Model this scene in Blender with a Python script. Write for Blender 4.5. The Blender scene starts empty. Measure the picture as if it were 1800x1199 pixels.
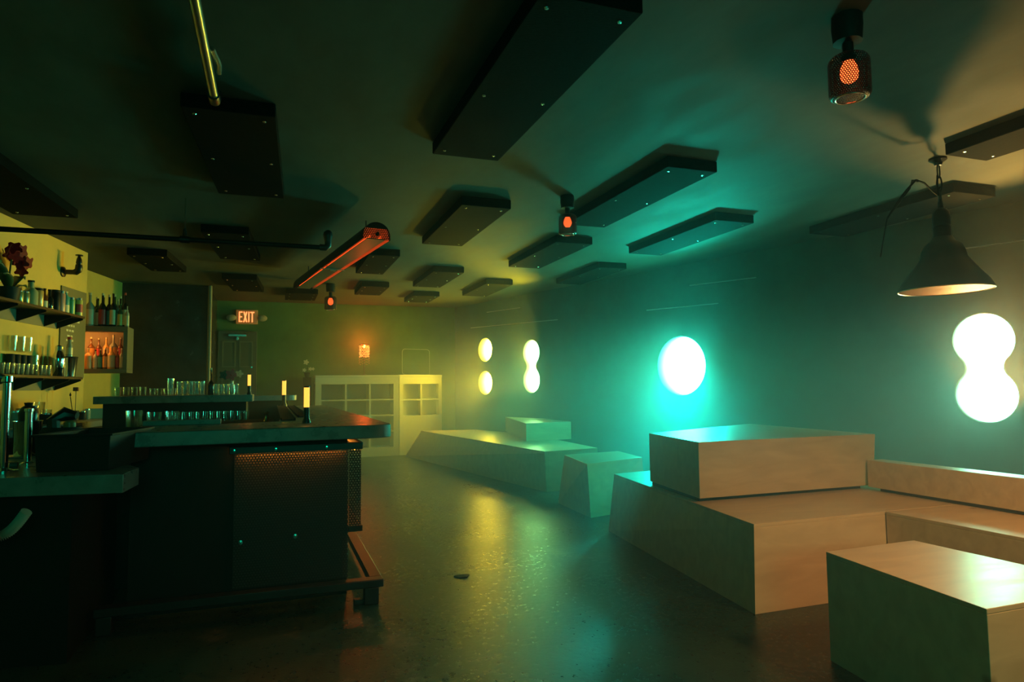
import bpy, bmesh, math, random
from mathutils import Matrix, Vector
random.seed(7)
C = bpy.context.scene.collection
sc = bpy.context.scene
PI = math.pi

# ------------------------------------------------------------------ camera
H = 1.2
yaw, pitch, roll = math.radians(19.7357), math.radians(4.0241), math.radians(0.6867)
fw = Vector((math.sin(yaw)*math.cos(pitch), math.cos(yaw)*math.cos(pitch), math.sin(pitch)))
rt = Vector((math.cos(yaw), -math.sin(yaw), 0))
dn = -rt.cross(fw)
cr, sr = math.cos(roll), math.sin(roll)
r2 = cr*rt + sr*dn
d2 = -sr*rt + cr*dn
cd = bpy.data.cameras.new('camera')
cam = bpy.data.objects.new('camera', cd)
C.objects.link(cam)
R3 = Matrix((r2, -d2, -fw)).transposed()
cam.matrix_world = Matrix.Translation((0, 0, H)) @ R3.to_4x4()
cd.sensor_width = 36
cd.lens = 1171.05/1800*36
cd.clip_start = 0.02
sc.camera = cam

# ------------------------------------------------------------------ world, exposure, render options
w = bpy.data.worlds.new('world'); sc.world = w
w.use_nodes = True
w.node_tree.nodes['Background'].inputs[0].default_value = (0.01, 0.02, 0.03, 1)
w.node_tree.nodes['Background'].inputs[1].default_value = 0.2
sc.view_settings.view_transform = 'Standard'
sc.view_settings.look = 'None'
sc.view_settings.exposure = 0.0
sc.view_settings.gamma = 1
sc.view_settings.use_curve_mapping = False
cy = sc.cycles
cy.use_denoising = True
try:
    cy.denoiser = 'OPENIMAGEDENOISE'
except Exception:
    pass
cy.max_bounces = 8
cy.diffuse_bounces = 4
cy.glossy_bounces = 4
cy.transmission_bounces = 6
cy.transparent_max_bounces = 24
cy.volume_bounces = 1
cy.sample_clamp_indirect = 6
cy.caustics_reflective = False
cy.caustics_refractive = False
cy.use_light_tree = True
cy.volume_step_rate = 1.5

# light levels of the windows (colour, strength): the coloured light that stands outside each pane
WIN = {
    'yellow': ((1.0, 0.72, 0.04), 66),
    'warm':   ((0.25, 1.0, 0.30), 26),
    'teal':   ((0.045, 1.0, 0.62), 46),
    'pale':   ((0.25, 1.0, 0.62), 14),
}
# flood lamps standing outside below the windows, aimed up and in:
# (the second teal one stands higher and aims down)
# (window depth y, window z, metres out, metres below, metres along the wall, colour, watts)
FLOODS = [
    (10.495, 1.56, 1.0, .75, .84, (1.0, 0.74, 0.0), 6500),
    (7.53, 1.465, 1.0, .75, .75, (0.0, 1.0, 0.72), 2600),
    (7.53, 1.465, 3.0, -1.12, 2.10, (0.0, 1.0, 0.80), 11500),
    (4.284, 1.333, 1.0, .80, .42, (1.0, 0.53, 0.10), 2600),
    (10.495, 1.56, 3.0, .25, .30, (1.0, 0.62, 0.03), 3600),
]
for fy, fz, fo, fb, fa, fc, fwatt in FLOODS:
    ld = bpy.data.lights.new('outdoor_flood_lamp', 'SPOT'); ld.color = fc; ld.energy = fwatt
    ld.spot_size = math.radians(95 if fo < 2 else 40); ld.spot_blend = .4; ld.shadow_soft_size = .25 if fo < 2 else .45
    lo_ = bpy.data.objects.new('outdoor_flood_lamp', ld); C.objects.link(lo_)
    nq = math.hypot(1, .325)
    nx, ny = 1/nq, .325/nq
    q_ = Vector((7.5175-.325*fy, fy, fz))
    p_ = q_+Vector((nx*fo-ny*fa, ny*fo+nx*fa, -fb))
    lo_.location = p_; lo_.rotation_euler = (q_-p_).to_track_quat('-Z', 'Y').to_euler()
# warm light added over the seating, out of frame right, without a lamp body
pl_ = bpy.data.lights.new('seating_warm_light', 'SPOT'); pl_.color = (1, .5, .18); pl_.energy = 155
pl_.spot_size = math.radians(156); pl_.spot_blend = .5; pl_.shadow_soft_size = .12
po_ = bpy.data.objects.new('seating_warm_light', pl_); C.objects.link(po_); po_.location = (3.05, 1.05, 2.0)
# dim green wash light added unseen behind the camera for the dark bench sides
gl_ = bpy.data.lights.new('green_wash_light', 'AREA'); gl_.color = (0.0, 1.0, 0.55); gl_.energy = 34; gl_.shape = 'RECTANGLE'; gl_.size = 2.2; gl_.size_y = .8
go_ = bpy.data.objects.new('green_wash_light', gl_); C.objects.link(go_)
go_.location = (.4, -2.9, 1.9); go_.rotation_euler = (Vector((1.6, 4, .7))-Vector((.4, -2.9, 1.9))).to_track_quat('-Z', 'Y').to_euler()
HAZE = (0.004, 0.088, 6.6)                          # density by the bar, by the windows, and the distance between

# ------------------------------------------------------------------ helpers
class MB:
    def __init__(s):
        s.v = []; s.f = []; s.uv = {}
    def add(s, vs, fs, M=None, uv=None):
        o = len(s.v)
        for i, p in enumerate(vs):
            p = Vector(p)
            s.v.append(tuple(M @ p) if M is not None else tuple(p))
            if uv is not None:
                s.uv[o+i] = uv[i]
        s.f += [tuple(o+i for i in f) for f in fs]
        return s
    def box(s, x0, x1, y0, y1, z0, z1, M=None):
        return s.prism([(x0, y0), (x1, y0), (x1, y1), (x0, y1)], z0, z1, M)
    def prism(s, poly, z0, z1, M=None, top=None):
        n = len(poly); top = top or poly
        assert len(top) == n
        vs = [(p[0], p[1], z0) for p in poly] + [(p[0], p[1], z1) for p in top]
        fs = [tuple(range(n-1, -1, -1)), tuple(range(n, 2*n))]
        fs += [(i, (i+1) % n, n+(i+1) % n, n+i) for i in range(n)]
        return s.add(vs, fs, M)
    def lathe(s, prof, n=24, M=None, c0=True, c1=True, uvs=False):
        vs = []; fs = []; uv = []
        L = 0; k = n+1 if uvs else n
        for j, (r, z) in enumerate(prof):
            if j: L += math.hypot(r-prof[j-1][0], z-prof[j-1][1])
            for i in range(k):
                a = 2*PI*i/n
                vs.append((r*math.cos(a), r*math.sin(a), z))
                uv.append((a*max(p[0] for p in prof), L))
        for j in range(len(prof)-1):
            for i in range(n):
                i2 = i+1 if uvs else (i+1) % n
                fs.append((j*k+i, j*k+i2, (j+1)*k+i2, (j+1)*k+i))
        if c0 and prof[0][0] > 1e-5: fs.append(tuple(range(n-1, -1, -1)))
        if c1 and prof[-1][0] > 1e-5: fs.append(tuple((len(prof)-1)*k+i for i in range(n)))
        return s.add(vs, fs, M, uv if uvs else None)
    def tube(s, pts, r, n=10):
        pts = [Vector(p) for p in pts]
        vs = []; fs = []
        t0 = (pts[1]-pts[0]).normalized()
        up = Vector((0, 0, 1)) if abs(t0.z) < .9 else Vector((1, 0, 0))
        a = t0.cross(up).normalized()
        for j, p in enumerate(pts):
            t = (pts[min(j+1, len(pts)-1)]-pts[max(j-1, 0)]).normalized()
            a = (a-t*a.dot(t)).normalized(); b = t.cross(a)
            rr = r[j] if isinstance(r, (list, tuple)) else r
            for i in range(n):
                q = 2*PI*i/n
                vs.append(p+(a*math.cos(q)+b*math.sin(q))*rr)
        for j in range(len(pts)-1):
            for i in range(n):
                fs.append((j*n+i, j*n+(i+1) % n, (j+1)*n+(i+1) % n, (j+1)*n+i))
        fs.append(tuple(range(n-1, -1, -1)))
        fs.append(tuple((len(pts)-1)*n+i for i in range(n)))
        return s.add(vs, fs)
    def build(s, name, mat, parent=None, bevel=0, smooth=35, loc=None, segs=2):
        me = bpy.data.meshes.new(name)
        me.from_pydata([tuple(p) for p in s.v], [], s.f)
        if s.uv:
            ul = me.uv_layers.new(name='UVMap')
            for l in me.loops:
                ul.data[l.index].uv = s.uv.get(l.vertex_index, (0, 0))
        b = bmesh.new(); b.from_mesh(me)
        bmesh.ops.recalc_face_normals(b, faces=b.faces)
        b.to_mesh(me); b.free()
        if smooth:
            for p in me.polygons: p.use_smooth = True
            me.set_sharp_from_angle(angle=math.radians(smooth))
        if mat: me.materials.append(mat)
        o = bpy.data.objects.new(name, me); C.objects.link(o)
        if parent: o.parent = parent
        if loc: o.location = loc
        if bevel:
            m = o.modifiers.new('bevel', 'BEVEL'); m.width = bevel; m.segments = segs; m.limit_method = 'ANGLE'; m.angle_limit = math.radians(40)
        return o

def tag(o, label, cat, group=None, kind=None):
    o['label'] = label; o['category'] = cat
    if group: o['group'] = group
    if kind: o['kind'] = kind
    return o
def thing(name, label, cat, loc=(0, 0, 0), rz=0, group=None):
    o = bpy.data.objects.new(name, None); o.empty_display_size = .1; C.objects.link(o)
    o.location = loc; o.rotation_euler = (0, 0, rz)
    return tag(o, label, cat, group)
def struct(o):
    o['kind'] = 'structure'; return o
def dup(root, loc, rz=None, label=None, group=None):
    r = root.copy(); C.objects.link(r); r.location = loc
    if rz is not None: r.rotation_euler = (0, 0, rz)
    if label: r['label'] = label
    if group: r['group'] = group
    for ch in list(root.children):
        c = ch.copy(); C.objects.link(c); c.parent = r
        for g in list(ch.children):
            d = g.copy(); C.objects.link(d); d.parent = c
    return r
def T(x, y, z): return Matrix.Translation((x, y, z))
def RZ(a): return Matrix.Rotation(a, 4, 'Z')
def RX(a): return Matrix.Rotation(a, 4, 'X')
def RY(a): return Matrix.Rotation(a, 4, 'Y')
def arc(cx, cy, r, a0, a1, n=8):
    return [(cx+r*math.cos(a0+(a1-a0)*i/n), cy+r*math.sin(a0+(a1-a0)*i/n)) for i in range(n+1)]

# ------------------------------------------------------------------ materials
def newmat(name):
    m = bpy.data.materials.new(name); m.use_nodes = True
    nt = m.node_tree
    return m, nt, nt.nodes, nt.links, nt.nodes['Principled BSDF']
def plain(name, col, rough=.5, metal=0, spec=.5, noise=0, scale=6, bump=0, stretch=(1, 1, 1), rnoise=0, coat=0):
    m, nt, N, L, P = newmat(name)
    P.inputs['Base Color'].default_value = (*col, 1)
    P.inputs['Roughness'].default_value = rough
    P.inputs['Metallic'].default_value = metal
    P.inputs['Specular IOR Level'].default_value = spec
    P.inputs['Coat Weight'].default_value = coat
    P.inputs['Coat Roughness'].default_value = .12
    if noise or bump or rnoise:
        tc = N.new('ShaderNodeTexCoord'); mp = N.new('ShaderNodeMapping')
        mp.inputs['Scale'].default_value = stretch
        L.new(tc.outputs['Object'], mp.inputs[0])
        nz = N.new('ShaderNodeTexNoise'); nz.inputs['Scale'].default_value = scale; nz.inputs['Detail'].default_value = 6
        nz.inputs['Roughness'].default_value = .62
        L.new(mp.outputs[0], nz.inputs['Vector'])
        if noise:
            cr_ = N.new('ShaderNodeValToRGB')
            cr_.color_ramp.elements[0].position = .3; cr_.color_ramp.elements[1].position = .72
            cr_.color_ramp.elements[0].color = (*[c*(1-noise) for c in col], 1)
            cr_.color_ramp.elements[1].color = (*[min(1, c*(1+noise)) for c in col], 1)
            L.new(nz.outputs['Fac'], cr_.inputs[0]); L.new(cr_.outputs[0], P.inputs['Base Color'])
        if rnoise:
            mr = N.new('ShaderNodeMapRange')
            mr.inputs['From Min'].default_value = .3; mr.inputs['From Max'].default_value = .7
            mr.inputs['To Min'].default_value = max(.02, rough-rnoise); mr.inputs['To Max'].default_value = rough+rnoise
            L.new(nz.outputs['Fac'], mr.inputs[0]); L.new(mr.outputs[0], P.inputs['Roughness'])
        if bump:
            bp = N.new('ShaderNodeBump'); bp.inputs['Strength'].default_value = bump; bp.inputs['Distance'].default_value = .01
            L.new(nz.outputs['Fac'], bp.inputs['Height']); L.new(bp.outputs[0], P.inputs['Normal'])
    return m
def emit(name, col, strength, base=None):
    m, nt, N, L, P = newmat(name)
    P.inputs['Base Color'].default_value = (*(base or col), 1)
    P.inputs['Emission Color'].default_value = (*col, 1)
    P.inputs['Emission Strength'].default_value = strength
    P.inputs['Roughness'].default_value = .6
    return m
def glassy(name, tint, gloss=.12, rough=.05, rim=.9):
    # thin clear glass: mostly see-through, mirror-like towards the rims
    m, nt, N, L, P = newmat(name)
    N.remove(P)
    tr = N.new('ShaderNodeBsdfTransparent'); tr.inputs[0].default_value = (*tint, 1)
    gl = N.new('ShaderNodeBsdfGlossy'); gl.inputs['Roughness'].default_value = rough; gl.inputs['Color'].default_value = (.9, .9, .9, 1)
    lw_ = N.new('ShaderNodeLayerWeight'); lw_.inputs[0].default_value = .35
    mr = N.new('ShaderNodeMapRange'); mr.inputs['To Min'].default_value = gloss; mr.inputs['To Max'].default_value = rim
    mx = N.new('ShaderNodeMixShader')
    L.new(lw_.outputs['Facing'], mr.inputs[0]); L.new(mr.outputs[0], mx.inputs[0])
    L.new(tr.outputs[0], mx.inputs[1]); L.new(gl.outputs[0], mx.inputs[2])
    L.new(mx.outputs[0], N['Material Output'].inputs['Surface'])
    return m
def perforated(name, col, pitch_, hole, rough=.45, metal=.6):
    # sheet metal with two offset lattices of round holes, laid out on the sheet's own UV map (metres)
    m, nt, N, L, P = newmat(name)
    P.inputs['Base Color'].default_value = (*col, 1); P.inputs['Roughness'].default_value = rough; P.inputs['Metallic'].default_value = metal
    uv = N.new('ShaderNodeUVMap')
    def vm(op, a, b=None):
        n = N.new('ShaderNodeVectorMath'); n.operation = op
        L.new(a, n.inputs[0])
        if b is not None: n.inputs[1].default_value = b
        return n
    s3 = math.sqrt(3)
    sc_ = vm('MULTIPLY', uv.outputs[0], (1/pitch_, 1/(pitch_*s3), 0))
    outs = []
    for off in ((0, 0, 0), (.5, .5, 0)):
        a = vm('ADD', sc_.outputs[0], off); fr = vm('FRACTION', a.outputs[0])
        sb = vm('SUBTRACT', fr.outputs[0], (.5, .5, 0)); ml = vm('MULTIPLY', sb.outputs[0], (1, s3, 0))
        ln = vm('LENGTH', ml.outputs[0]); outs.append(ln.outputs['Value'])
    mn = N.new('ShaderNodeMath'); mn.operation = 'MINIMUM'
    L.new(outs[0], mn.inputs[0]); L.new(outs[1], mn.inputs[1])
    lt = N.new('ShaderNodeMath'); lt.operation = 'GREATER_THAN'; lt.inputs[1].default_value = hole
    L.new(mn.outputs[0], lt.inputs[0]); L.new(lt.outputs[0], P.inputs['Alpha'])
    return m

M = {}
M['floor'] = None
M['ceiling'] = plain('ceiling_paint', (.085, .092, .075), .75, spec=.12, noise=.22, scale=2.2, bump=.25, rnoise=.08, stretch=(1.6, .7, 1))
M['wall'] = plain('dark_wall_paint', (.035, .085, .062), .6, spec=.2, noise=.2, scale=3, bump=.12)
M['farwall'] = plain('far_wall_paint', (.09, .20, .08), .6, spec=.2, noise=.15, scale=3, bump=.1)
M['blackwall'] = plain('black_gloss_wall', (.035, .035, .03), .22, noise=.3, scale=4, rnoise=.08)
M['cream'] = plain('ochre_wall_paint', (.60, .40, .09), .6, noise=.06, scale=5, bump=.06)
M['panel'] = plain('acoustic_panel_black', (.005, .0065, .0055), .85, spec=.04, noise=.35, scale=30, bump=.35, stretch=(1, 6, 1))
M['black'] = plain('black_paint', (.008, .009, .008), .5, spec=.2)
M['blacksteel'] = plain('black_steel', (.02, .02, .02), .35, metal=.4)
M['steel'] = plain('brushed_steel', (.62, .62, .60), .22, metal=1)
M['chrome'] = plain('chrome', (.8, .8, .8), .1, metal=1)
M['brass'] = plain('dull_pipe_paint', (.10, .10, .08), .3, metal=.3)  # dull grey metal for the lamp stem and tap valve
M['concrete'] = plain('grey_concrete_slab', (.20, .20, .18), .32, noise=.25, scale=9, rnoise=.1, bump=.06)
M['ply'] = None
M['white'] = plain('white_cabinet_paint', (.66, .64, .56), .45)
M['cubby'] = plain('cubby_back', (.5, .5, .44), .6)
M['glass'] = glassy('clear_glass', (.93, .95, .93), .08, .05, .6)
M['acrylic'] = glassy('clear_acrylic', (.95, .97, .96), .0, .05, .02)
M['bulbglass'] = emit('red_bulb', (1, .10, .02), 4.5)
M['bulb_amber'] = emit('amber_bulb', (1, .42, .08), 14)
M['exitred'] = emit('exit_letter_red', (1, .23, .07), 2.2)
M['exitface'] = emit('exit_face', (1, .20, .03), .10, (.45, .38, .22))
M['stick'] = emit('stick_lamp_glow', (1, .47, .06), 1.7, (.06, .03, .01))
M['led'] = emit('amber_led_strip', (1, .30, .03), 80)
M['ledside'] = emit('amber_side_strip', (1, .30, .03), 7)
M['backing'] = plain('skirt_backing', (.07, .065, .055), .6, spec=.2)
M['ledshelf'] = emit('shelf_led_strip', (1, .38, .07), 130)
M['heat'] = emit('red_tube', (1, .09, .012), 2.2)
M['crystal'] = emit('lit_crystal', (1, .30, .06), 1.5)
M['crystalbulb'] = emit('crystal_lamp_bulb', (1, .13, .01), 60)
M['soil'] = plain('dark_ceramic', (.02, .024, .02), .6, spec=.2)
M['leaf'] = plain('dark_leaf', (.02, .06, .02), .4)
M['petal'] = plain('dark_red_petal', (.20, .006, .010), .6, spec=.15, noise=.3, scale=30)
M['petalwhite'] = plain('pale_petal', (.6, .62, .5), .5)
M['hose'] = plain('beige_hose', (.55, .5, .38), .5)
M['rubber'] = plain('black_rubber', (.012, .013, .012), .65, spec=.2)
M['shadein'] = plain('copper_shade_inside', (.62, .30, .15), .5)
M['perf_cage'] = perforated('perforated_cage', (.02, .02, .02), .010, .31)
M['perf_bar'] = perforated('perforated_bar_sheet', (.025, .025, .025), .016, .31)
M['perf_end'] = perforated('perforated_end', (.012, .012, .012), .019, .33)

def floor_mat():
    m, nt, N, L, P = newmat('polished_concrete_floor')
    tc = N.new('ShaderNodeTexCoord')
    n1 = N.new('ShaderNodeTexNoise'); n1.inputs['Scale'].default_value = 1.1; n1.inputs['Detail'].default_value = 9; n1.inputs['Roughness'].default_value = .66
    n2 = N.new('ShaderNodeTexNoise'); n2.inputs['Scale'].default_value = 30; n2.inputs['Detail'].default_value = 6; n2.inputs['Roughness'].default_value = .7
    L.new(tc.outputs['Object'], n1.inputs['Vector']); L.new(tc.outputs['Object'], n2.inputs['Vector'])
    r1 = N.new('ShaderNodeValToRGB'); r1.color_ramp.elements[0].position = .34; r1.color_ramp.elements[1].position = .70
    r1.color_ramp.elements[0].color = (.010, .026, .018, 1); r1.color_ramp.elements[1].color = (.036, .078, .052, 1)
    L.new(n1.outputs['Fac'], r1.inputs[0])
    mxc = N.new('ShaderNodeMix'); mxc.data_type = 'RGBA'; mxc.blend_type = 'MULTIPLY'; mxc.inputs[0].default_value = .7
    r2_ = N.new('ShaderNodeValToRGB'); r2_.color_ramp.elements[0].position = .36; r2_.color_ramp.elements[1].position = .6
    r2_.color_ramp.elements[0].color = (.35, .35, .35, 1); r2_.color_ramp.elements[1].color = (1, 1, 1, 1)
    L.new(n2.outputs['Fac'], r2_.inputs[0])
    L.new(r1.outputs[0], mxc.inputs[6]); L.new(r2_.outputs[0], mxc.inputs[7])
    # worn patches where the bare concrete shows through the green-black coating
    n3 = N.new('ShaderNodeTexNoise'); n3.inputs['Scale'].default_value = .9; n3.inputs['Detail'].default_value = 8; n3.inputs['Roughness'].default_value = .7
    mp3 = N.new('ShaderNodeMapping'); mp3.inputs['Location'].default_value = (3.1, 1.7, 0); L.new(tc.outputs['Object'], mp3.inputs[0]); L.new(mp3.outputs[0], n3.inputs['Vector'])
    r3 = N.new('ShaderNodeValToRGB'); r3.color_ramp.elements[0].position = .60; r3.color_ramp.elements[1].position = .68
    L.new(n3.outputs['Fac'], r3.inputs[0])
    mx3 = N.new('ShaderNodeMix'); mx3.data_type = 'RGBA'; mx3.inputs[7].default_value = (.14, .12, .085, 1)
    L.new(r3.outputs[0], mx3.inputs[0]); L.new(mxc.outputs[2], mx3.inputs[6])
    L.new(mx3.outputs[2], P.inputs['Base Color'])
    ad = N.new('ShaderNodeMath'); ad.operation = 'MULTIPLY_ADD'; ad.inputs[1].default_value = .35
    L.new(n1.outputs['Fac'], ad.inputs[0])
    hf = N.new('ShaderNodeMath'); hf.operation = 'MULTIPLY'; hf.inputs[1].default_value = .65
    L.new(n2.outputs['Fac'], hf.inputs[0]); L.new(hf.outputs[0], ad.inputs[2])
    mr = N.new('ShaderNodeMapRange'); mr.inputs['From Min'].default_value = .32; mr.inputs['From Max'].default_value = .68
    mr.inputs['To Min'].default_value = .20; mr.inputs['To Max'].default_value = .44
    L.new(ad.outputs[0], mr.inputs[0]); L.new(mr.outputs[0], P.inputs['Roughness'])
    bp = N.new('ShaderNodeBump'); bp.inputs['Strength'].default_value = .45; bp.inputs['Distance'].default_value = .0035
    L.new(n2.outputs['Fac'], bp.inputs['Height']); L.new(bp.outputs[0], P.inputs['Normal'])
    return m
M['floor'] = floor_mat()
def ply_mat():
    m, nt, N, L, P = newmat('birch_plywood')
    tc = N.new('ShaderNodeTexCoord'); mp = N.new('ShaderNodeMapping'); mp.inputs['Scale'].default_value = (1.2, 6, 5)
    L.new(tc.outputs['Object'], mp.inputs[0])
    nz = N.new('ShaderNodeTexNoise'); nz.inputs['Scale'].default_value = 2.6; nz.inputs['Detail'].default_value = 7; nz.inputs['Distortion'].default_value = .6
    L.new(mp.outputs[0], nz.inputs['Vector'])
    r = N.new('ShaderNodeValToRGB'); r.color_ramp.elements[0].position = .3; r.color_ramp.elements[1].position = .75
    r.color_ramp.elements[0].color = (.52, .37, .22, 1); r.color_ramp.elements[1].color = (.66, .49, .30, 1)
    L.new(nz.outputs['Fac'], r.inputs[0])
    vo = N.new('ShaderNodeTexVoronoi'); vo.inputs['Scale'].default_value = 1.7
    L.new(tc.outputs['Object'], vo.inputs['Vector'])
    kr = N.new('ShaderNodeValToRGB'); kr.color_ramp.elements[0].position = .015; kr.color_ramp.elements[1].position = .05
    kr.color_ramp.elements[0].color = (.45, .4, .35, 1); kr.color_ramp.elements[1].color = (1, 1, 1, 1)
    L.new(vo.outputs['Distance'], kr.inputs[0])
    mx = N.new('ShaderNodeMix'); mx.data_type = 'RGBA'; mx.blend_type = 'MULTIPLY'; mx.inputs[0].default_value = 1
    L.new(r.outputs[0], mx.inputs[6]); L.new(kr.outputs[0], mx.inputs[7])
    L.new(mx.outputs[2], P.inputs['Base Color'])
    mr = N.new('ShaderNodeMapRange'); mr.inputs['To Min'].default_value = .24; mr.inputs['To Max'].default_value = .40
    L.new(nz.outputs['Fac'], mr.inputs[0]); L.new(mr.outputs[0], P.inputs['Roughness'])
    return m
M['ply'] = ply_mat()

# ================================================================== SETTING
ZC = 2.8
WS = .325
def wallx(y): return 7.5175-WS*y           # inner face of the oblique window wall
wn = math.hypot(1, WS)
U = Vector((-WS/wn, 1/wn, 0)); NO = Vector((1/wn, WS/wn, 0))   # along the wall, outward
WM = Matrix(((U.x, 0, NO.x, 7.5175), (U.y, 0, NO.y, 0), (0, 1, 0, 0), (0, 0, 0, 1)))
def wp(y, off, z):                           # point on the window wall at depth y, `off` metres into the room
    return Vector((wallx(y), y, z)) - NO*off

YF, YN = 12.75, -3.2
struct(MB().prism([(-4.6, YN-.3), (9.4, YN-.3), (9.4, YF+.3), (-4.6, YF+.3)], -.1, 0).build('floor', M['floor'], smooth=0))
struct(MB().prism([(-4.6, YN-.3), (9.4, YN-.3), (9.4, YF+.3), (-4.6, YF+.3)], ZC, ZC+.12).build('ceiling', M['ceiling'], smooth=0))
struct(MB().box(-4.6, 9.4, YN-.3, YN, 0, ZC).build('wall_near', M['wall'], smooth=0))
struct(MB().box(-.95, 3.9, YF, YF+.3, 0, ZC).build('wall_far', M['farwall'], smooth=0))
LS = .157
def lwx(y, off=0): return -2.015+LS*(y-8.732)+off*math.hypot(1, LS)
wl = struct(MB().box(-.53, 0, -12.1, 0, 0, ZC).build('wall_left', M['cream'], smooth=0))
wl.location = (lwx(8.732), 8.732, 0); wl.rotation_euler = (0, 0, -math.atan(LS))
struct(MB().prism([(-2.541, 8.733), (-2.09, 11.0), (-2.6, 11.3), (-3.0, 8.733)], 0, ZC).build('wall_alcove', M['cream'], smooth=0))
struct(MB().prism([(-2.09, 11.0), (-.945, 11.0), (-.945, YF+.3), (-2.6, YF+.3), (-2.6, 11.31)], 0, ZC).build('wall_corner', M['blackwall'], smooth=0))

def outline_circle(cx, cy, r, n=72):
    return [(cx+r*math.cos(2*PI*i/n), cy+r*math.sin(2*PI*i/n)) for i in range(n)]
def outline_eight(cx, cy, R, c, nw, n=40):
    rf = (nw*nw+c*c-R*R)/(2*(R-nw)); xf = nw+rf
    zt = c*rf/(R+rf)
    half = []                                       # right side, from top pole to bottom pole
    a_end = math.atan2(zt-c, xf*R/(R+rf))
    for i in range(n+1):
        a = PI/2+(a_end-PI/2)*i/n
        half.append((R*math.cos(a), c+R*math.sin(a)))
    b0 = math.atan2(zt, -(xf-xf*R/(R+rf)))
    for i in range(1, 12):
        b = b0+(2*(PI-b0))*i/12
        half.append((xf+rf*math.cos(b), rf*math.sin(b)))
    low = [(x, -z) for x, z in reversed(half[:n+1])]
    half = half+low
    left = [(-x, z) for x, z in reversed(half)][1:-1]
    return [(cx+x, cy+z) for x, z in half+left]
def flat_mesh(name, loops, z0, z1, mat, parent=None):
    cu = bpy.data.curves.new(name, 'CURVE'); cu.dimensions = '2D'; cu.fill_mode = 'BOTH'
    cu.extrude = (z1-z0)/2
    for lp in loops:
        sp = cu.splines.new('POLY'); sp.points.add(len(lp)-1)
        for i, p in enumerate(lp): sp.points[i].co = (p[0], p[1], 0, 1)
        sp.use_cyclic_u = True
    tmp = bpy.data.objects.new('tmp', cu); C.objects.link(tmp)
    dg = bpy.context.evaluated_depsgraph_get()
    me = bpy.data.meshes.new_from_object(tmp.evaluated_get(dg))
    bpy.data.objects.remove(tmp); bpy.data.curves.remove(cu)
    me.name = name
    me.transform(WM @ T(0, 0, (z0+z1)/2))
    b = bmesh.new(); b.from_mesh(me)
    bmesh.ops.remove_doubles(b, verts=b.verts, dist=1e-5); bmesh.ops.recalc_face_normals(b, faces=b.faces)
    b.to_mesh(me); b.free()
    me.materials.clear(); me.materials.append(mat)
    o = bpy.data.objects.new(name, me); C.objects.link(o)
    if parent: o.parent = parent
    return o
def sy(y): return y*wn
W_SPECS = [
    ('window_1', lambda g=0: outline_circle(sy(11.77), 1.909, .222-g), 'yellow'),
    ('window_2', lambda g=0: outline_circle(sy(11.775), 1.299, .222-g), 'yellow'),
    ('window_3', lambda g=0: outline_eight(sy(10.495), 1.560, .222-g, .232, .222*.57-g), 'warm'),
    ('window_4', lambda g=0: outline_circle(sy(7.533), 1.465, .395-g), 'teal'),
    ('window_5', lambda g=0: outline_eight(sy(4.284), 1.333, .254-g, .252, .254*.61-g), 'pale'),
]
PD = .20                                            # the panes sit this deep in the wall
holes = [f() for _, f, _ in W_SPECS]
wr = flat_mesh('wall_right', [[(sy(YN-.3), 0), (sy(YF+.3), 0), (sy(YF+.3), ZC), (sy(YN-.3), ZC)]]+holes, 0, .3, M['wall'])
struct(wr)
M['reveal'] = plain('window_reveal_paint', (.55, .52, .45), .5)
for nm, f, key in W_SPECS:
    fr = struct(flat_mesh(nm, [f(), f(.008)], -.002, PD+.03, M['reveal']))
    m, nt, N, L, P = newmat('pane_'+key)
    col, st = WIN[key]
    tr = N.new('ShaderNodeBsdfTransparent'); tr.inputs[0].default_value = (.9, .9, .9, 1)
    em = N.new('ShaderNodeEmission'); em.inputs[0].default_value = (*col, 1); em.inputs[1].default_value = st
    ads = N.new('ShaderNodeAddShader'); L.new(tr.outputs[0], ads.inputs[0]); L.new(em.outputs[0], ads.inputs[1])
    L.new(ads.outputs[0], N['Material Output'].inputs['Surface']); N.remove(P)
    flat_mesh('pane', [f(.0085)], PD, PD+.012, m, fr)

# thin battens on the window wall
for i, (ya, za, yb, zb) in enumerate([(12.2, 2.352, 9.83, 2.29), (8.06, 2.257, 6.95, 2.227), (7.36, 2.509, 6.44, 2.48), (4.6, 2.458, 2.4, 2.41), (11.7, 2.60, 10.75, 2.584)]):
    a, b = wp(ya, .006, za), wp(yb, .006, zb)
    b_ = MB()
    n_ = NO*.006; u_ = Vector((0, 0, .006))
    vs = [a-n_-u_, a-n_+u_, a+n_+u_, a+n_-u_, b-n_-u_, b-n_+u_, b+n_+u_, b+n_-u_]
    b_.add(vs, [(0, 1, 2, 3), (7, 6, 5, 4), (0, 4, 5, 1), (1, 5, 6, 2), (2, 6, 7, 3), (3, 7, 4, 0)])
    struct(b_.build('trim_%d' % (i+1), plain('wall_batten', (.35, .34, .3), .4), smooth=0))

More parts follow.
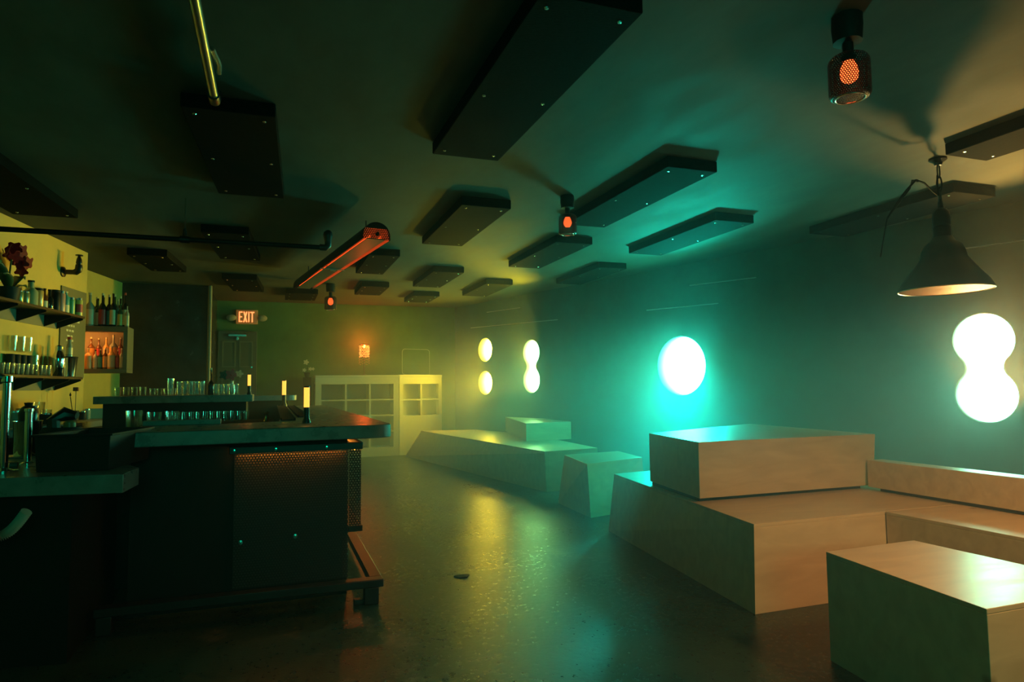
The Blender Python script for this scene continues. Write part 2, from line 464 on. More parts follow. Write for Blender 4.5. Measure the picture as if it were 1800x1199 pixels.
# exit door
d = struct(MB().box(-.92, -.28, YF-.05, YF-.002, 0, 2.26).build('door_1', plain('door_green_paint', (.10, .12, .09), .45), bevel=.004))
for x0, x1 in ((-.85, -.63), (-.57, -.35)):
    for z0, z1 in ((1.62, 2.08), (.95, 1.5), (.2, .82)):
        b_ = MB(); t_ = .018
        b_.box(x0, x1, YF-.058, YF-.05, z0, z0+t_).box(x0, x1, YF-.058, YF-.05, z1-t_, z1).box(x0, x0+t_, YF-.058, YF-.05, z0+t_, z1-t_).box(x1-t_, x1, YF-.058, YF-.05, z0+t_, z1-t_)
        b_.build('panel_moulding', plain('door_moulding', (.16, .18, .13), .4), d)
cl = MB().box(-.75, -.45, YF-.12, YF-.051, 2.16, 2.20).box(-.62, -.58, YF-.1, YF-.051, 2.1, 2.16).build('door_closer', M['steel'], d, bevel=.004)
MB().tube([(-.5, YF-.11, 2.21), (-.38, YF-.22, 2.235), (-.33, YF-.06, 2.25)], .008, 6).build('closer_arm', M['steel'], cl)
MB().tube([(-.36, YF-.051, .98), (-.36, YF-.1, .98), (-.45, YF-.1, .98)], .011, 8).build('door_handle', M['steel'], d)
MB().lathe([(.012, 0), (.012, .02)], 10, T(-.36, YF-.05, 1.62) @ RX(PI/2)).build('lock', M['steel'], d)

# ================================================================== CEILING
ZP = 2.72
panel_screw = MB().lathe([(.011, 0), (.009, -.004), (0, -.005)], 8)
screw_proto = None
def ceiling_panel(x0, x1, y0, y1, label, skew=0):
    global screw_proto
    cx, cy_ = (x0+x1)/2, (y0+y1)/2
    t = thing('ceiling_panel', label, 'panel', (cx, cy_, ZP), 0, 'black acoustic panels on the ceiling')
    hx, hy = (x1-x0)/2, (y1-y0)/2
    MB().prism([(-hx+skew, -hy), (hx+skew, -hy), (hx-skew, hy), (-hx-skew, hy)], 0, ZC-ZP-.002).build('board', M['panel'], t, bevel=.006)
    for sx in (-1, 1):
        for s_ in (-1, 0, 1):
            p = (sx*(hx-.06)-s_*skew, s_*(hy-.09), 0)
            if screw_proto is None:
                screw_proto = panel_screw.build('screw', M['steel'], t, loc=p)
            else:
                o = screw_proto.copy(); C.objects.link(o); o.parent = t; o.location = p
ceiling_panel(.955, 1.405, 2.28, 4.15, 'large black ceiling panel nearest the camera, at the top centre of the photo')
ceiling_panel(2.56, 2.97, 3.89, 5.62, 'black ceiling panel hanging just right of the middle caged red lamp')
ceiling_panel(3.82, 4.25, 5.05, 6.65, 'black ceiling panel above the round teal window')
ceiling_panel(1.455, 1.89, 5.25, 6.82, 'square-looking black ceiling panel just right of the near end of the red heater')
ceiling_panel(2.775, 3.20, 6.33, 7.83, 'black ceiling panel directly below the middle caged red lamp')
ceiling_panel(2.91, 3.325, 9.2, 10.51, 'small black ceiling panel closest to the far windows, at the edge of the yellow glow')
ceiling_panel(1.94, 2.355, 8.4, 9.75, 'small black ceiling panel left of the one at the edge of the yellow glow')
ceiling_panel(4.22, 4.61, 1.4, 3.125, 'black ceiling panel above the hook of the big factory pendant')
ceiling_panel(5.10, 5.58, 3.72, 5.25, 'long black ceiling panel behind the pendant chain, at the top of the window wall')
ceiling_panel(3.9, 4.30, 7.55, 8.92, 'black ceiling panel fading into the dark above the round teal window, next to the wall', 0)
ceiling_panel(-.45, .03, 3.84, 5.5, 'black ceiling panel at the elbow of the short pipe, over the bar end', -.035)
ceiling_panel(-2.16, -1.68, 4.9, 6.66, 'black ceiling panel in the upper left corner above the cream wall', -.06)
ceiling_panel(-.63, -.20, 6.9, 8.26, 'black ceiling panel behind the long black pipe, right of the pipe hanger', -.04)
ceiling_panel(-1.50, -1.10, 8.27, 9.33, 'black ceiling panel over the bottle alcove', -.04)
ceiling_panel(-.63, -.19, 9.72, 10.9, 'black ceiling panel in front of the dark glossy wall, nearest the exit sign', -.04)
ceiling_panel(.17, .655, 10.9, 11.75, 'thin black ceiling panel left of the farthest red lamp')
ceiling_panel(1.00, 1.355, 7.54, 8.82, 'black ceiling panel right of the middle of the red heater')
ceiling_panel(1.21, 1.615, 9.9, 10.83, 'black ceiling panel right of the farthest red lamp')
ceiling_panel(2.14, 2.57, 10.68, 11.53, 'faint black ceiling panel farthest back on the right, beyond the yellow glow')

# caged red lamps
def caged_lamp(label, loc, s):
    t = thing('caged_pendant_lamp', label, 'lamp', loc, 0, 'caged red lamps on the ceiling')
    MB().lathe([(.062*s, -.002), (.064*s, -.05), (.058*s, -.115*s), (.02*s, -.12*s)], 12).build('canopy_box', M['black'], t)
    MB().lathe([(.022*s, -.11*s), (.022*s, -.175*s), (.03*s, -.18*s), (.03*s, -.2*s)], 14).build('socket', M['black'], t)
    R = .083*s; z0 = -.175*s; z1 = -.36*s
    pr = [(.03*s, z0)]+[(R-.035*s+.035*s*math.sin(a), z0-.035*s+.035*s*math.cos(a)) for a in [PI/2*i/6 for i in range(7)]]
    pr += [(R-.02*s+.02*s*math.cos(a), z1+.02*s-.02*s*math.sin(a)) for a in [PI/2*i/5 for i in range(6)]]
    pr += [(.003, z1)]
    MB().lathe(pr, 40, c0=False, c1=False, uvs=True).build('cage', M['perf_cage'], t)
    tor = [(.058*s+.004*math.cos(a), z1+.004*math.sin(a)) for a in [2*PI*i/8 for i in range(9)]]
    MB().lathe(tor, 32, c0=False, c1=False).build('cage_ring', M['steel'], t)
    bp = [(.014*s, -.19*s), (.02*s, -.2*s), (.032*s, -.225*s), (.037*s, -.25*s), (.033*s, -.275*s), (.018*s, -.29*s), (0, -.294*s)]
    MB().lathe(bp, 18).build('bulb', M['bulbglass'], t)
    return t
caged_lamp('caged red lamp nearest the camera, at the top right of the photo', (2.337, 2.14, ZC), 1.02)
caged_lamp('caged red lamp in the middle of the ceiling, between two black panels', (2.30, 5.0, ZC), .915)
caged_lamp('small glowing red lamp farthest back, between the exit sign and the crystal lamp', (.80, 10.3, ZC), 1.1)

# factory pendant
def pendant():
    t = thing('factory_pendant_lamp', 'large black conical factory pendant hanging by a chain in front of the hourglass window', 'lamp', (4.46, 3.36, ZC))
    MB().lathe([(.058, -.001), (.058, -.012), (.03, -.03), (.022, -.05), (0, -.052)], 16).build('ceiling_hook', M['blacksteel'], t)
    for a in range(3):
        q = a*2*PI/3
        MB().lathe([(.008, 0), (.006, -.005), (0, -.006)], 8, T(.045*math.cos(q), .045*math.sin(q), -.012)).build('screw', M['chrome'], t)
    def link(z, rot):
        pts = [(0.017*math.cos(q), 0, .055*math.sin(q)) for q in [2*PI*i/18 for i in range(19)]]
        m_ = T(0, 0, z) @ RZ(rot)
        MB().tube([m_ @ Vector(p) for p in pts], .0055, 6).build('chain_link', M['blacksteel'], t)
    link(-.09, .2); link(-.185, 1.7); link(-.28, .3)
    tilt = Matrix.Identity(4)
    MB().lathe([(.012, -.30), (.017, -.33), (.02, -.36), (.038, -.37), (.052, -.395), (.058, -.43), (.058, -.485), (.053, -.49), (.058, -.50), (.058, -.56), (.062, -.575)], 28, tilt).build('socket_housing', M['blacksteel'], t)
    outer = [(.062, -.57), (.08, -.60), (.117, -.63), (.135, -.674), (.142, -.717), (.164, -.75), (.216, -.825), (.266, -.89), (.292, -.945)]
    inner = [(.288, -.945), (.26, -.892), (.21, -.83), (.158, -.756), (.136, -.72), (.128, -.68), (.11, -.64), (.03, -.62)]
    MB().lathe(outer, 56, tilt, c0=False, c1=False).build('shade', plain('green_black_enamel', (.012, .02, .016), .38), t)
    MB().lathe(inner, 56, tilt, c0=False, c1=False).build('reflector', M['shadein'], t)
    MB().lathe([(.292, -.945), (.296, -.948), (.292, -.952), (.286, -.948), (.288, -.945)], 56, tilt, c0=False, c1=False).build('rim', plain('copper_rim', (.7, .4, .22), .3, metal=1), t)
    g = MB(); n = 34
    for i in range(1, n):
        x = -.284+.568*i/n; hh = math.sqrt(.284**2-x*x)
        g.box(x-.002, x+.002, -hh, hh, -.947, -.936, RZ(.45))
    g.build('louvre_grille', plain('copper_grille', (.6, .33, .18), .4, metal=.5), t)
    MB().lathe([(.02, -.62), (.035, -.65), (.048, -.70), (.045, -.75), (.025, -.78), (0, -.785)], 18).build('bulb', emit('pendant_bulb', (1, .22, .04), 14), t)
    # the looped feed cord tied at the left
    MB().tube([(-.012, 0, -.12), (-.02, 0, -.2), (-.03, -.01, -.275), (-.09, -.02, -.255), (-.17, -.02, -.20), (-.25, -.02, -.185), (-.33, -.01, -.26), (-.42, 0, -.36), (-.50, .01, -.47)], .007, 6).build('power_cord', M['rubber'], t)
    MB().tube([(-.25, .01, -.185), (-.27, .015, -.24), (-.37, .015, -.34), (-.50, .012, -.472), (-.53, .02, -.60), (-.57, .02, -.74)], .0045, 6).build('cord_tail', M['rubber'], t)
    MB().tube([(-.235, -.02, -.185), (-.25, -.035, -.2), (-.262, -.02, -.195), (-.25, .01, -.18), (-.235, -.02, -.185)], .006, 6).build('cord_tie', M['rubber'], t)
pendant()

# red infrared heater hanging over the bar
def heater():
    A, B = Vector((.865, 5.98, 0)), Vector((.36, 9.25, 0))
    L_ = (B-A).length; ang = math.atan2(B.y-A.y, B.x-A.x)
    t = thing('tube_heater', 'long red-glowing tube heater hanging under the ceiling above the bar', 'heater', (A.x, A.y, 2.56), ang)
    hw, hh = .125, .125                               # local x runs along the tube, y across
    dome = [(hw*math.cos(a), .02+hh*math.sin(a)) for a in [PI*i/14 for i in range(15)]]
    dome = [(hw, -.01)]+dome+[(-hw, -.01)]
    din = [(p[0]*.965, p[1]*.965) for p in dome]
    vs = []; fs = []; n = len(dome)
    for x in (0, L_):
        vs += [(x, p[0], p[1]) for p in dome]
    fs = [(i, i+1, n+i+1, n+i) for i in range(n-1)]
    MB().add(vs, fs).build('housing', M['black'], t)
    vs = []
    for x in (.03, L_-.01):
        vs += [(x, p[0], p[1]) for p in din]
    MB().add(vs, fs).build('reflector', plain('bare_metal_reflector', (.62, .55, .48), .38, metal=.7), t)
    vs = [(0, p[0], p[1]) for p in dome]
    MB().add(vs, [tuple(range(n))], uv=[(p[0], p[1]) for p in dome]).build('perforated_end', M['perf_end'], t)
    hood = [(hw*1.01*math.cos(a), .02+hh*1.01*math.sin(a)) for a in [PI*(.19+.62*i/10) for i in range(11)]]
    MB().prism(hood, -.004, -.0005, Matrix(((0, 0, 1, 0), (1, 0, 0, 0), (0, 1, 0, 0), (0, 0, 0, 1)))).build('end_hood', M['black'], t)
    MB().add([(L_, p[0], p[1]) for p in dome], [tuple(range(n))]).build('end_plate', M['black'], t)
    MB().lathe([(.018, 0), (.018, .012), (0, .012)], 12, T(-.001, .0, .035) @ RY(-PI/2)).build('knob', M['black'], t)
    MB().box(.02, L_-.03, -.082, .082, -.006, .002).build('baffle', plain('heater_baffle', (.12, .12, .1), .35, metal=.4), t)
    for s_ in (-1, 1):
        MB().tube([(.05, s_*.05, .022), (L_-.05, s_*.05, .022)], .009, 10).build('heating_tube', M['heat'], t)
    b = MB().box(L_*.5-.02, L_*.5+.02, -hw-.012, hw+.012, -.016, -.010)
    b.box(L_*.5-.02, L_*.5+.02, -.03, .03, -.03, -.016)
    b.build('clamp_band', plain('clamp_metal', (.5, .42, .34), .4, metal=.7), t)
    MB().box(L_*.5-.01, L_*.5+.01, .03, .07, .0, .10).build('clamp_tab', plain('clamp_tab_metal', (.6, .5, .4), .4, metal=.5), t)
    for x in (.35, L_-.35):
        MB().tube([(x, 0, .14), (x, 0, ZC-2.56-.001)], .006, 8).build('hanger_rod', M['blacksteel'], t)
heater()

# pipes
t = thing('overhead_pipe', 'long black pipe hung across the room from the left edge to the red heater', 'pipe', (0, 6.0, 2.45))
MB().tube([(-4.0, 0, .0), (-1.0, 0, 0), (.395, 0, 0)], .021, 12).build('pipe_run', M['black'], t)
MB().tube([(.37, 0, 0), (.42, 0, 0), (.44, 0, .02), (.44, 0, .05)], .03, 12).build('elbow', M['blacksteel'], t)
MB().lathe([(.026, .03), (.03, .06), (.036, .085), (.042, .11), (.036, .14), (.02, .155), (0, .158)], 16, T(.44, 0, 0)).build('union_fitting', M['blacksteel'], t)
MB().tube([(-.70, 0, .02), (-.70, 0, .348)], .006, 8).build('hanger_rod', M['steel'], t)
MB().lathe([(.03, -.035), (.03, .035)], 16, T(-.70, 0, 0) @ RY(PI/2), c0=False, c1=False).build('pipe_clamp', M['blacksteel'], t)
MB().lathe([(.008, .02), (.02, .03), (.012, .09)], 10, T(-.70, 0, 0)).build('clamp_neck', M['blacksteel'], t)
t = thing('ceiling_pipe', 'short shiny pipe on the ceiling at the top left, lit along one side', 'pipe', (-.31, 0, 2.74))
MB().tube([(0, -1.5, 0), (0, 2.0, 0), (0, 3.70, 0)], .023, 14).build('pipe_run', plain('galvanised_pipe', (.42, .40, .32), .28, metal=.85), t)
MB().tube([(0, 3.68, 0), (0, 3.76, 0), (0, 3.79, .02), (0, 3.79, .059)], .03, 12).build('elbow', M['blacksteel'], t)
MB().tube([(.03, 3.2, .01), (.05, 3.34, .01), (.045, 3.42, .0)], .012, 8).build('pipe_strap', M['steel'], t)
# grey post pipe at the corner of the dark wall
tag(MB().tube([(-.915, 10.97, 0), (-.915, 10.97, ZC-.001)], .03, 12).build('corner_pipe', plain('post_pipe_paint', (.22, .2, .14), .4)), 'vertical brownish pipe at the corner of the dark glossy wall, left of the exit door', 'pipe')

# ================================================================== EXIT SIGN
def exit_sign():
    t = thing('exit_sign', 'lit red EXIT sign on the far wall above the door', 'sign', (-.452, YF-.001, 2.516))
    MB().box(-.18, .18, -.06, 0, -.125, .125).build('housing', M['exitface'], t, bevel=.008)
    h = .185; wd = .07; s_ = .02; x = -.135; z0 = -h/2; yb = -.064; yt = -.0605
    def put(parts, nm):
        b = MB()
        for q in parts:
            b.add([(p[0], yb, p[1]) for p in q]+[(p[0], yt, p[1]) for p in q], [tuple(range(len(q))), tuple(range(2*len(q)-1, len(q)-1, -1))]+[(i, (i+1) % len(q), len(q)+(i+1) % len(q), len(q)+i) for i in range(len(q))])
        b.build(nm, M['exitred'], t)
    def R_(a, b, c, d_): return [(a, b), (c, b), (c, d_), (a, d_)]
    E = [R_(x, z0, x+s_, z0+h), R_(x+s_, z0, x+wd*.85, z0+s_), R_(x+s_, z0+h-s_, x+wd*.85, z0+h), R_(x+s_, z0+h/2-s_/2, x+wd*.75, z0+h/2+s_/2)]
    put(E, 'letter_e'); x += .072
    X = [[(x, z0), (x+s_*1.15, z0), (x+wd, z0+h), (x+wd-s_*1.15, z0+h)], [(x+wd-s_*1.15, z0), (x+wd, z0), (x+s_*1.15, z0+h), (x, z0+h)]]
    put(X, 'letter_x'); x += .083
    put([R_(x, z0, x+s_, z0+h)], 'letter_i'); x += .032
    put([R_(x+wd/2-s_/2, z0, x+wd/2+s_/2, z0+h-s_), R_(x, z0+h-s_, x+wd, z0+h)], 'letter_t')
    lampm = plain('emergency_lamp_plastic', (.42, .40, .27), .4)
    for sx in (-1, 1):
        o = MB().lathe([(.0, -.10), (.045, -.098), (.068, -.08), (.062, -.05), (.03, -.02)], 20, T(sx*.255, 0, -.02) @ RX(-PI/2) @ Matrix.Diagonal((1.25, .85, 1, 1))).build('emergency_lamp', lampm, t)
        MB().box(min(sx*.18, sx*.21), max(sx*.18, sx*.21), -.045, -.02, -.03, -.005).build('lamp_bracket', lampm, t)
exit_sign()

# ================================================================== WHITE CABINETS AT THE FAR END
def shelf_unit(name, label, x0, x1, y0, y1, z1, cols, rows, frame, band, base_h, rot=0, loc=(0, 0, 0), solid_to=None):
    t = thing(name, label, 'cabinet', loc, rot)
    MB().box(x0, x1, y1-.02, y1, 0, z1-.04).build('back_panel', M['cubby'], t)
    MB().box(x0-.005, x1+.005, y0-.01, y1, z1-.04, z1).build('top_board', M['white'], t, bevel=.004)
    MB().box(x0, x1, y0, y0+.02, z1-band, z1-.04).build('front_band', M['white'], t)
    MB().box(x0, x0+frame, y0, y1-.02, 0, z1-band).build('side_panel', M['white'], t)
    MB().box(x1-frame, x1, y0, y1-.02, 0, z1-band).build('side_panel', M['white'], t)
    lo = solid_to if solid_to else base_h
    MB().box(x0+frame, x1-frame, y0, y0+.02, 0, lo).build('plinth_panel', M['white'], t)
    MB().box(x0+frame, x1-frame, y0+.02, y1-.02, lo-.02, lo).build('bottom_board', M['white'], t)
    cw = (x1-x0-2*frame)/cols; rh = (z1-band-lo)/rows
    for i in range(1, cols):
        x = x0+frame+i*cw
        MB().box(x-.015, x+.015, y0, y1-.02, lo, z1-band).build('divider', M['white'], t)
    for j in range(1, rows):
        z = lo+j*rh
        MB().box(x0+frame, x1-frame, y0+.003, y1-.02, z-.012, z+.012).build('shelf', M['white'], t)
    return t
CAB = 12.2
shelf_unit('cubby_cabinet', 'tall white cubby cabinet with the crystal lamp on top, behind the bar corner', .70, 2.17, CAB, CAB+.45, 1.46, 3, 4, .10, .16, .16)
t = shelf_unit('cubby_cabinet', 'brighter white cubby cabinet angled towards the far windows, with only four cubbies', 0, .86, 0, .22, 1.465, 2, 2, .07, .17, .2, 0, (2.181, CAB, 0), .71)
for ch in t.children:                                # its front is cut at an angle to the wall
    for v in ch.data.vertices: v.co.y += v.co.x*.34
t = thing('crystal_lamp', 'table lamp of glowing orange crystal beads on the white cabinet', 'lamp', (1.566, 12.38, 1.46))
MB().lathe([(.045, 0), (.045, .012), (.012, .022), (.008, .03), (.008, .335), (.02, .34)], 18).build('stem', M['brass'], t)
cyl = MB()
bead = MB()
rnd = random.Random(3)
for j in range(8):
    for i in range(12):
        a = 2*PI*(i+.5*(j % 2))/12; r = .083+rnd.uniform(-.006, .006); z = .345+.027*j+rnd.uniform(-.006, .006)
        s_ = rnd.uniform(.009, .0145)
        bead.lathe([(0, -s_*1.2), (s_, 0), (0, s_*1.2)], 5, T(r*math.cos(a), r*math.sin(a), z) @ RX(rnd.uniform(0, 1)))
o = bead.build('bead_shade', M['crystal'], t, smooth=0); o['kind'] = 'stuff'
MB().lathe([(.086, .565), (.09, .57), (.086, .575), (.08, .57), (.086, .565)], 24, c0=False, c1=False).build('shade_ring', M['steel'], t)
MB().lathe([(0, .50), (.016, .51), (.02, .53), (.016, .555), (0, .56)], 12).build('bulb', M['crystalbulb'], t)
cl_ = bpy.data.lights.new('crystal_lamp_light', 'POINT'); cl_.color = (1, .09, .01); cl_.energy = 16; cl_.shadow_soft_size = .03
clo = bpy.data.objects.new('crystal_lamp_light', cl_); C.objects.link(clo); clo.parent = t; clo.location = (0, .04, .60)
dr = MB()
for i in range(14):
    a = 2*PI*i/14
    for j in range(3):
        dr.lathe([(0, -.016), (.005, 0), (0, .012)], 5, T(.095*math.cos(a), .095*math.sin(a), .33-.045*j-.02*(i % 3)))
o = dr.build('hanging_crystals', plain('crystal_drop', (.7, .35, .15), .15), t, smooth=0); o['kind'] = 'stuff'
t = thing('acrylic_screen', 'faint clear acrylic screen with rounded corners on the angled white cabinet', 'screen', (2.26, 12.36, 1.466), math.radians(17))
pts = [(.02, 0)]+[(p[0], p[1]) for p in arc(.70, .44, .06, 0, PI/2)]
ol = [(.06+.06*math.cos(a), .06+.06*math.sin(a)) for a in [PI+PI/2*i/6 for i in range(7)]]+[(.58, 0)]+arc(.52, .42, .06, 0, PI/2, 6)+arc(.06, .42, .06, PI/2, PI, 6)
b = MB(); n = len(ol)
b.add([(p[0], 0, p[1]) for p in ol]+[(p[0], .008, p[1]) for p in ol], [tuple(range(n)), tuple(range(2*n-1, n-1, -1))])
b.build('sheet', M['acrylic'], t)
MB().tube([(p[0], .004, p[1]+.003) for p in ol]+[(ol[0][0], .004, ol[0][1]+.003)], .004, 6).build('edge', plain('acrylic_edge', (.5, .55, .45), .3), t)

def flower(b, M_, r, n=5):
    for i in range(n):
        a = 2*PI*i/n
        m_ = M_ @ RZ(a)
        b.add([(0, 0, 0), (.5*r, -.38*r, .12*r), (r, -.15*r, .02*r), (r, .15*r, .02*r), (.5*r, .38*r, .12*r)], [(0, 1, 2, 3, 4)], m_)
    b.lathe([(.12*r, 0), (.16*r, .1*r), (0, .25*r)], 6, M_)
t = thing('potted_orchid', 'small orchid with pale blossoms on a stand at the left end of the white cabinet', 'plant', (.57, 12.45, 0))
MB().box(-.07, .07, -.1, .1, 0, 1.43).build('stand', M['black'], t)
MB().lathe([(.035, 1.431), (.055, 1.52), (.05, 1.52), (.03, 1.45)], 14).build('pot', M['soil'], t)
MB().tube([(0, 0, 1.5), (.01, 0, 1.6), (-.01, 0, 1.70)], .005, 6).build('stem', M['leaf'], t)
for x, z, r in ((-.02, 1.70, .05), (-.05, 1.56, .035), (.05, 1.58, .035), (.1, 1.58, .03)):
    f_ = MB(); flower(f_, T(x, -.03, z) @ RX(PI/2), r); f_.build('blossom', M['petalwhite'], t)

# ================================================================== PLYWOOD BENCHES
def ply_block(name, label, cat, poly, z0, z1, top=None, group=None, bevel=.003):
    o = MB().prism(poly, z0, z1, top=top).build(name, M['ply'], bevel=bevel, smooth=0)
    return tag(o, label, cat, group)
SH = .465
# near U-shaped bench: left block, right run, backs
def bench(name, label, poly, top=None):
    t = thing(name, label, 'bench')
    MB().prism(poly, .0, SH-.018, top=top).build('base', M['ply'], t, bevel=.002, smooth=0)
    tp = top or poly
    MB().prism(tp, SH-.0178, SH).build('seat', M['ply'], t, bevel=.002, smooth=0)
    return t
bench('plywood_bench', 'large plywood bench block with the tall wedge back, left of the near seating corner',
      [(2.392, 2.947), (3.315, 2.948), (4.6, 2.949), (4.6, 5.35), (2.65, 5.06)],
      [(2.404, 2.947), (3.317, 2.948), (4.6, 2.949), (4.6, 5.35), (2.722, 5.078)])
bench('plywood_bench', 'plywood bench run along the right edge of the photo under the hourglass window',
      [(3.325, 2.94), (3.40, .2), (4.5, .2), (4.6, 2.946)])
t = thing('bench_back', 'tall plywood wedge back with a bright teal reflection on its top', 'backrest', (0, 0, SH))
MB().prism([(2.56, 3.65), (3.90, 3.65), (4.0, 4.98), (2.68, 4.40)], .0005, .025).build('shadow_gap_plinth', M['black'], t)
MB().prism([(2.537, 3.607), (3.98, 3.607), (4.10, 5.04), (2.668, 4.41)], .025, .382, top=[(2.516, 3.575), (3.98, 3.575), (4.10, 5.04), (2.668, 4.41)]).build('back_block', M['ply'], t, bevel=.003, smooth=0)
t = thing('bench_back', 'low plywood back running along the right edge of the photo below the hourglass window', 'backrest', (0, 0, SH))
MB().prism([(3.92, 3.5), (3.92, .3), (4.02, .3), (4.02, 3.5)], .0005, .022).build('shadow_gap_plinth', M['black'], t)
MB().prism([(3.89, 3.573), (3.89, .25), (4.03, .25), (4.03, 3.573)], .022, .205).build('back_block', M['ply'], t, bevel=.003, smooth=0)
t = thing('plywood_table', 'low plywood table block with a white window glare on its top, nearest the camera', 'table', (0, 0, 0))
tb = [(2.298, 2.351), (2.19, 1.573), (2.84, 1.573), (2.855, 1.9), (2.835, 2.363)]
MB().prism(tb, 0, SH-.018).build('base', M['ply'], t, bevel=.002, smooth=0)
MB().prism(tb, SH-.0178, SH).build('top', M['ply'], t, bevel=.002, smooth=0)
tag(MB().prism([(2.80, 6.45), (2.758, 5.605), (3.5, 5.84), (3.6, 6.55)], 0, .49, top=[(2.897, 6.486), (2.742, 5.628), (3.5, 5.93), (3.6, 6.60)]).build('plywood_stool', M['ply'], bevel=.003, smooth=0),
    'teal-lit plywood stool block between the two benches', 'stool')
t = bench('plywood_bench', 'long plywood bench with slanted end in front of the far windows',
          [(2.97, 7.17), (3.7, 7.3), (3.85, 9.9), (3.45, 11.55), (2.25, 12.02)],
          [(2.95, 7.155), (3.7, 7.3), (3.85, 9.9), (3.42, 11.5), (2.47, 11.72)])
ply_block('bench_back', 'small plywood back block on the long bench below the far hourglass window', 'backrest',
          [(3.282, 8.618), (4.0, 8.7), (4.05, 9.9), (3.72, 10.75)], SH+.0005, .71)

# ================================================================== BAR
ZB = 1.0
t = thing('concrete_worktop', 'thick grey concrete bar top with rounded corner and glowing stick lamp on it', 'countertop', (0, 0, 0))
outer = [(-.72, 3.775), (.46, 3.835)]+arc(.53, 3.965, .125, -PI/2, 0, 8)+[(.655, 9.25), (.13, 9.25), (.04, 4.62), (-.53, 4.43), (-.54, 4.52), (-.735, 4.52)]
MB().prism(outer, ZB-.075, ZB).build('slab', M['concrete'], t, bevel=.005)
MB().box(-.725, -.30, 4.47, 4.53, ZB+.0005, ZB+.03).build('upstand', M['concrete'], t, bevel=.003)
for x0, x1, y0, y1, lb in ((.05, .145, 4.70, 9.0, 'black rubber bar mat nearest the well'), (.175, .255, 5.2, 9.0, 'narrow black rubber bar mat behind the near stick lamp')):
    t = thing('bar_mat', lb+', on the bar top', 'mat', ((x0+x1)/2, (y0+y1)/2, ZB))
    hx, hy = (x1-x0)/2, (y1-y0)/2
    MB().box(-hx, hx, -hy, hy, .0005, .008).build('sheet', M['rubber'], t)
    MB().box(-hx, -hx+.008, -hy, hy, .008, .018).box(hx-.008, hx, -hy, hy, .008, .018).build('raised_edge', M['rubber'], t)
t = thing('bar_counter', 'black bar base with perforated metal skirts glowing amber under the concrete top', 'bar', (0, 0, 0))
MB().prism([(-.72, 4.13), (.425, 4.13), (.425, 9.2), (.15, 9.2), (.15, 4.42), (-.72, 4.42)], 0, ZB-.076).build('body', M['black'], t)
# front skirt: angle frame on top, perforated sheet with a strip light behind
MB().box(-.225, .505, 4.055, 4.075, .848, .888).box(.425, .505, 4.075, 4.129, .848, .888).build('skirt_frame', M['blacksteel'], t, bevel=.003)
MB().add([(-.20, 4.085, .10), (.425, 4.085, .10), (.425, 4.085, .875), (-.20, 4.085, .875)], [(0, 1, 2, 3)], uv=[(0, 0), (.625, 0), (.625, .76), (0, .76)]).build('front_skirt', M['perf_bar'], t)
MB().box(-.20, .425, 4.121, 4.129, .10, .875).build('skirt_backing', M['backing'], t)  # added sheet that catches the strip light behind the holes
MB().box(-.225, .425, 4.0755, 4.129, .881, .888).build('skirt_lid', M['blacksteel'], t)  # added cover that keeps the strip light from spilling upward
MB().box(-.18, .40, 4.097, 4.108, .864, .872).build('front_light_strip', M['led'], t)
for x in (-.2, .02, .30):
    MB().lathe([(.010, 0), (.008, .005), (0, .006)], 8, T(x, 4.055, .868) @ RX(PI/2)).build('bolt', M['steel'], t)
# right-hand skirt along the customers' side
MB().box(.49, .51, 4.08, 9.1, .848, .888).build('side_frame', M['blacksteel'], t, bevel=.003)
MB().box(.426, .51, 4.08, 9.1, .365, .40).build('side_sill', M['blacksteel'], t, bevel=.003)
MB().add([(.43, 4.086, .40), (.50, 4.086, .40), (.50, 4.086, .848), (.43, 4.086, .848)], [(0, 1, 2, 3)], uv=[(0, 0), (.07, 0), (.07, .45), (0, .45)]).build('side_skirt_end', M['perf_bar'], t)
MB().add([(.50, 4.086, .40), (.50, 9.1, .40), (.50, 9.1, .848), (.50, 4.086, .848)], [(0, 1, 2, 3)], uv=[(0, 0), (5, 0), (5, .45), (0, .45)]).build('side_skirt', M['perf_bar'], t)
MB().box(.455, .475, 4.12, 9.0, .84, .848).build('side_light_strip', M['ledside'], t)
for x, z in ((-.16, .36), (.13, .37)):
    MB().lathe([(.012, 0), (.012, .02), (0, .022)], 10, T(x, 4.085, z) @ RX(PI/2)).build('hook', M['steel'], t)
fr = MB()
fr.box(-.82, .60, 3.86, 3.935, .092, .136)
fr.box(.53, .60, 3.935, 9.0, .092, .136)
fr.build('foot_rail', M['blacksteel'], t, bevel=.004)
for y in (3.90, 6.4, 8.95):
    MB().box(.495, .575, y-.035, y+.035, 0, .092).build('rail_foot', M['blacksteel'], t, bevel=.004)
MB().box(-.81, -.74, 3.865, 3.93, 0, .092).build('rail_foot', M['blacksteel'], t, bevel=.004)
MB().box(.44, .495, 3.88, 3.92, 0, .03).build('floor_bracket', M['blacksteel'], t, bevel=.003)

# far raised counter and its end slab
t = thing('raised_counter', 'raised far bar counter with rows of glasses, facing the camera behind the well', 'counter', (0, 0, 0))
MB().box(-1.55, -.19, 7.05, 7.65, 1.095, 1.165).build('slab', M['concrete'], t, bevel=.004)
MB().box(-1.5, -.25, 7.2, 7.6, 0, 1.094).build('base', M['black'], t)
t = thing('end_counter', 'pale round-ended counter slab at the far end of the bar', 'counter', (0, 0, 0))
MB().prism([(-.34, 9.32), (.20, 9.32)]+arc(.20, 9.42, .10, -PI/2, PI/2, 8)+[(.2, 9.9), (-.34, 9.9)], 1.07, 1.14).build('slab', M['concrete'], t, bevel=.004)
MB().box(-.3, .18, 9.42, 9.85, 0, 1.069).build('base', M['black'], t)
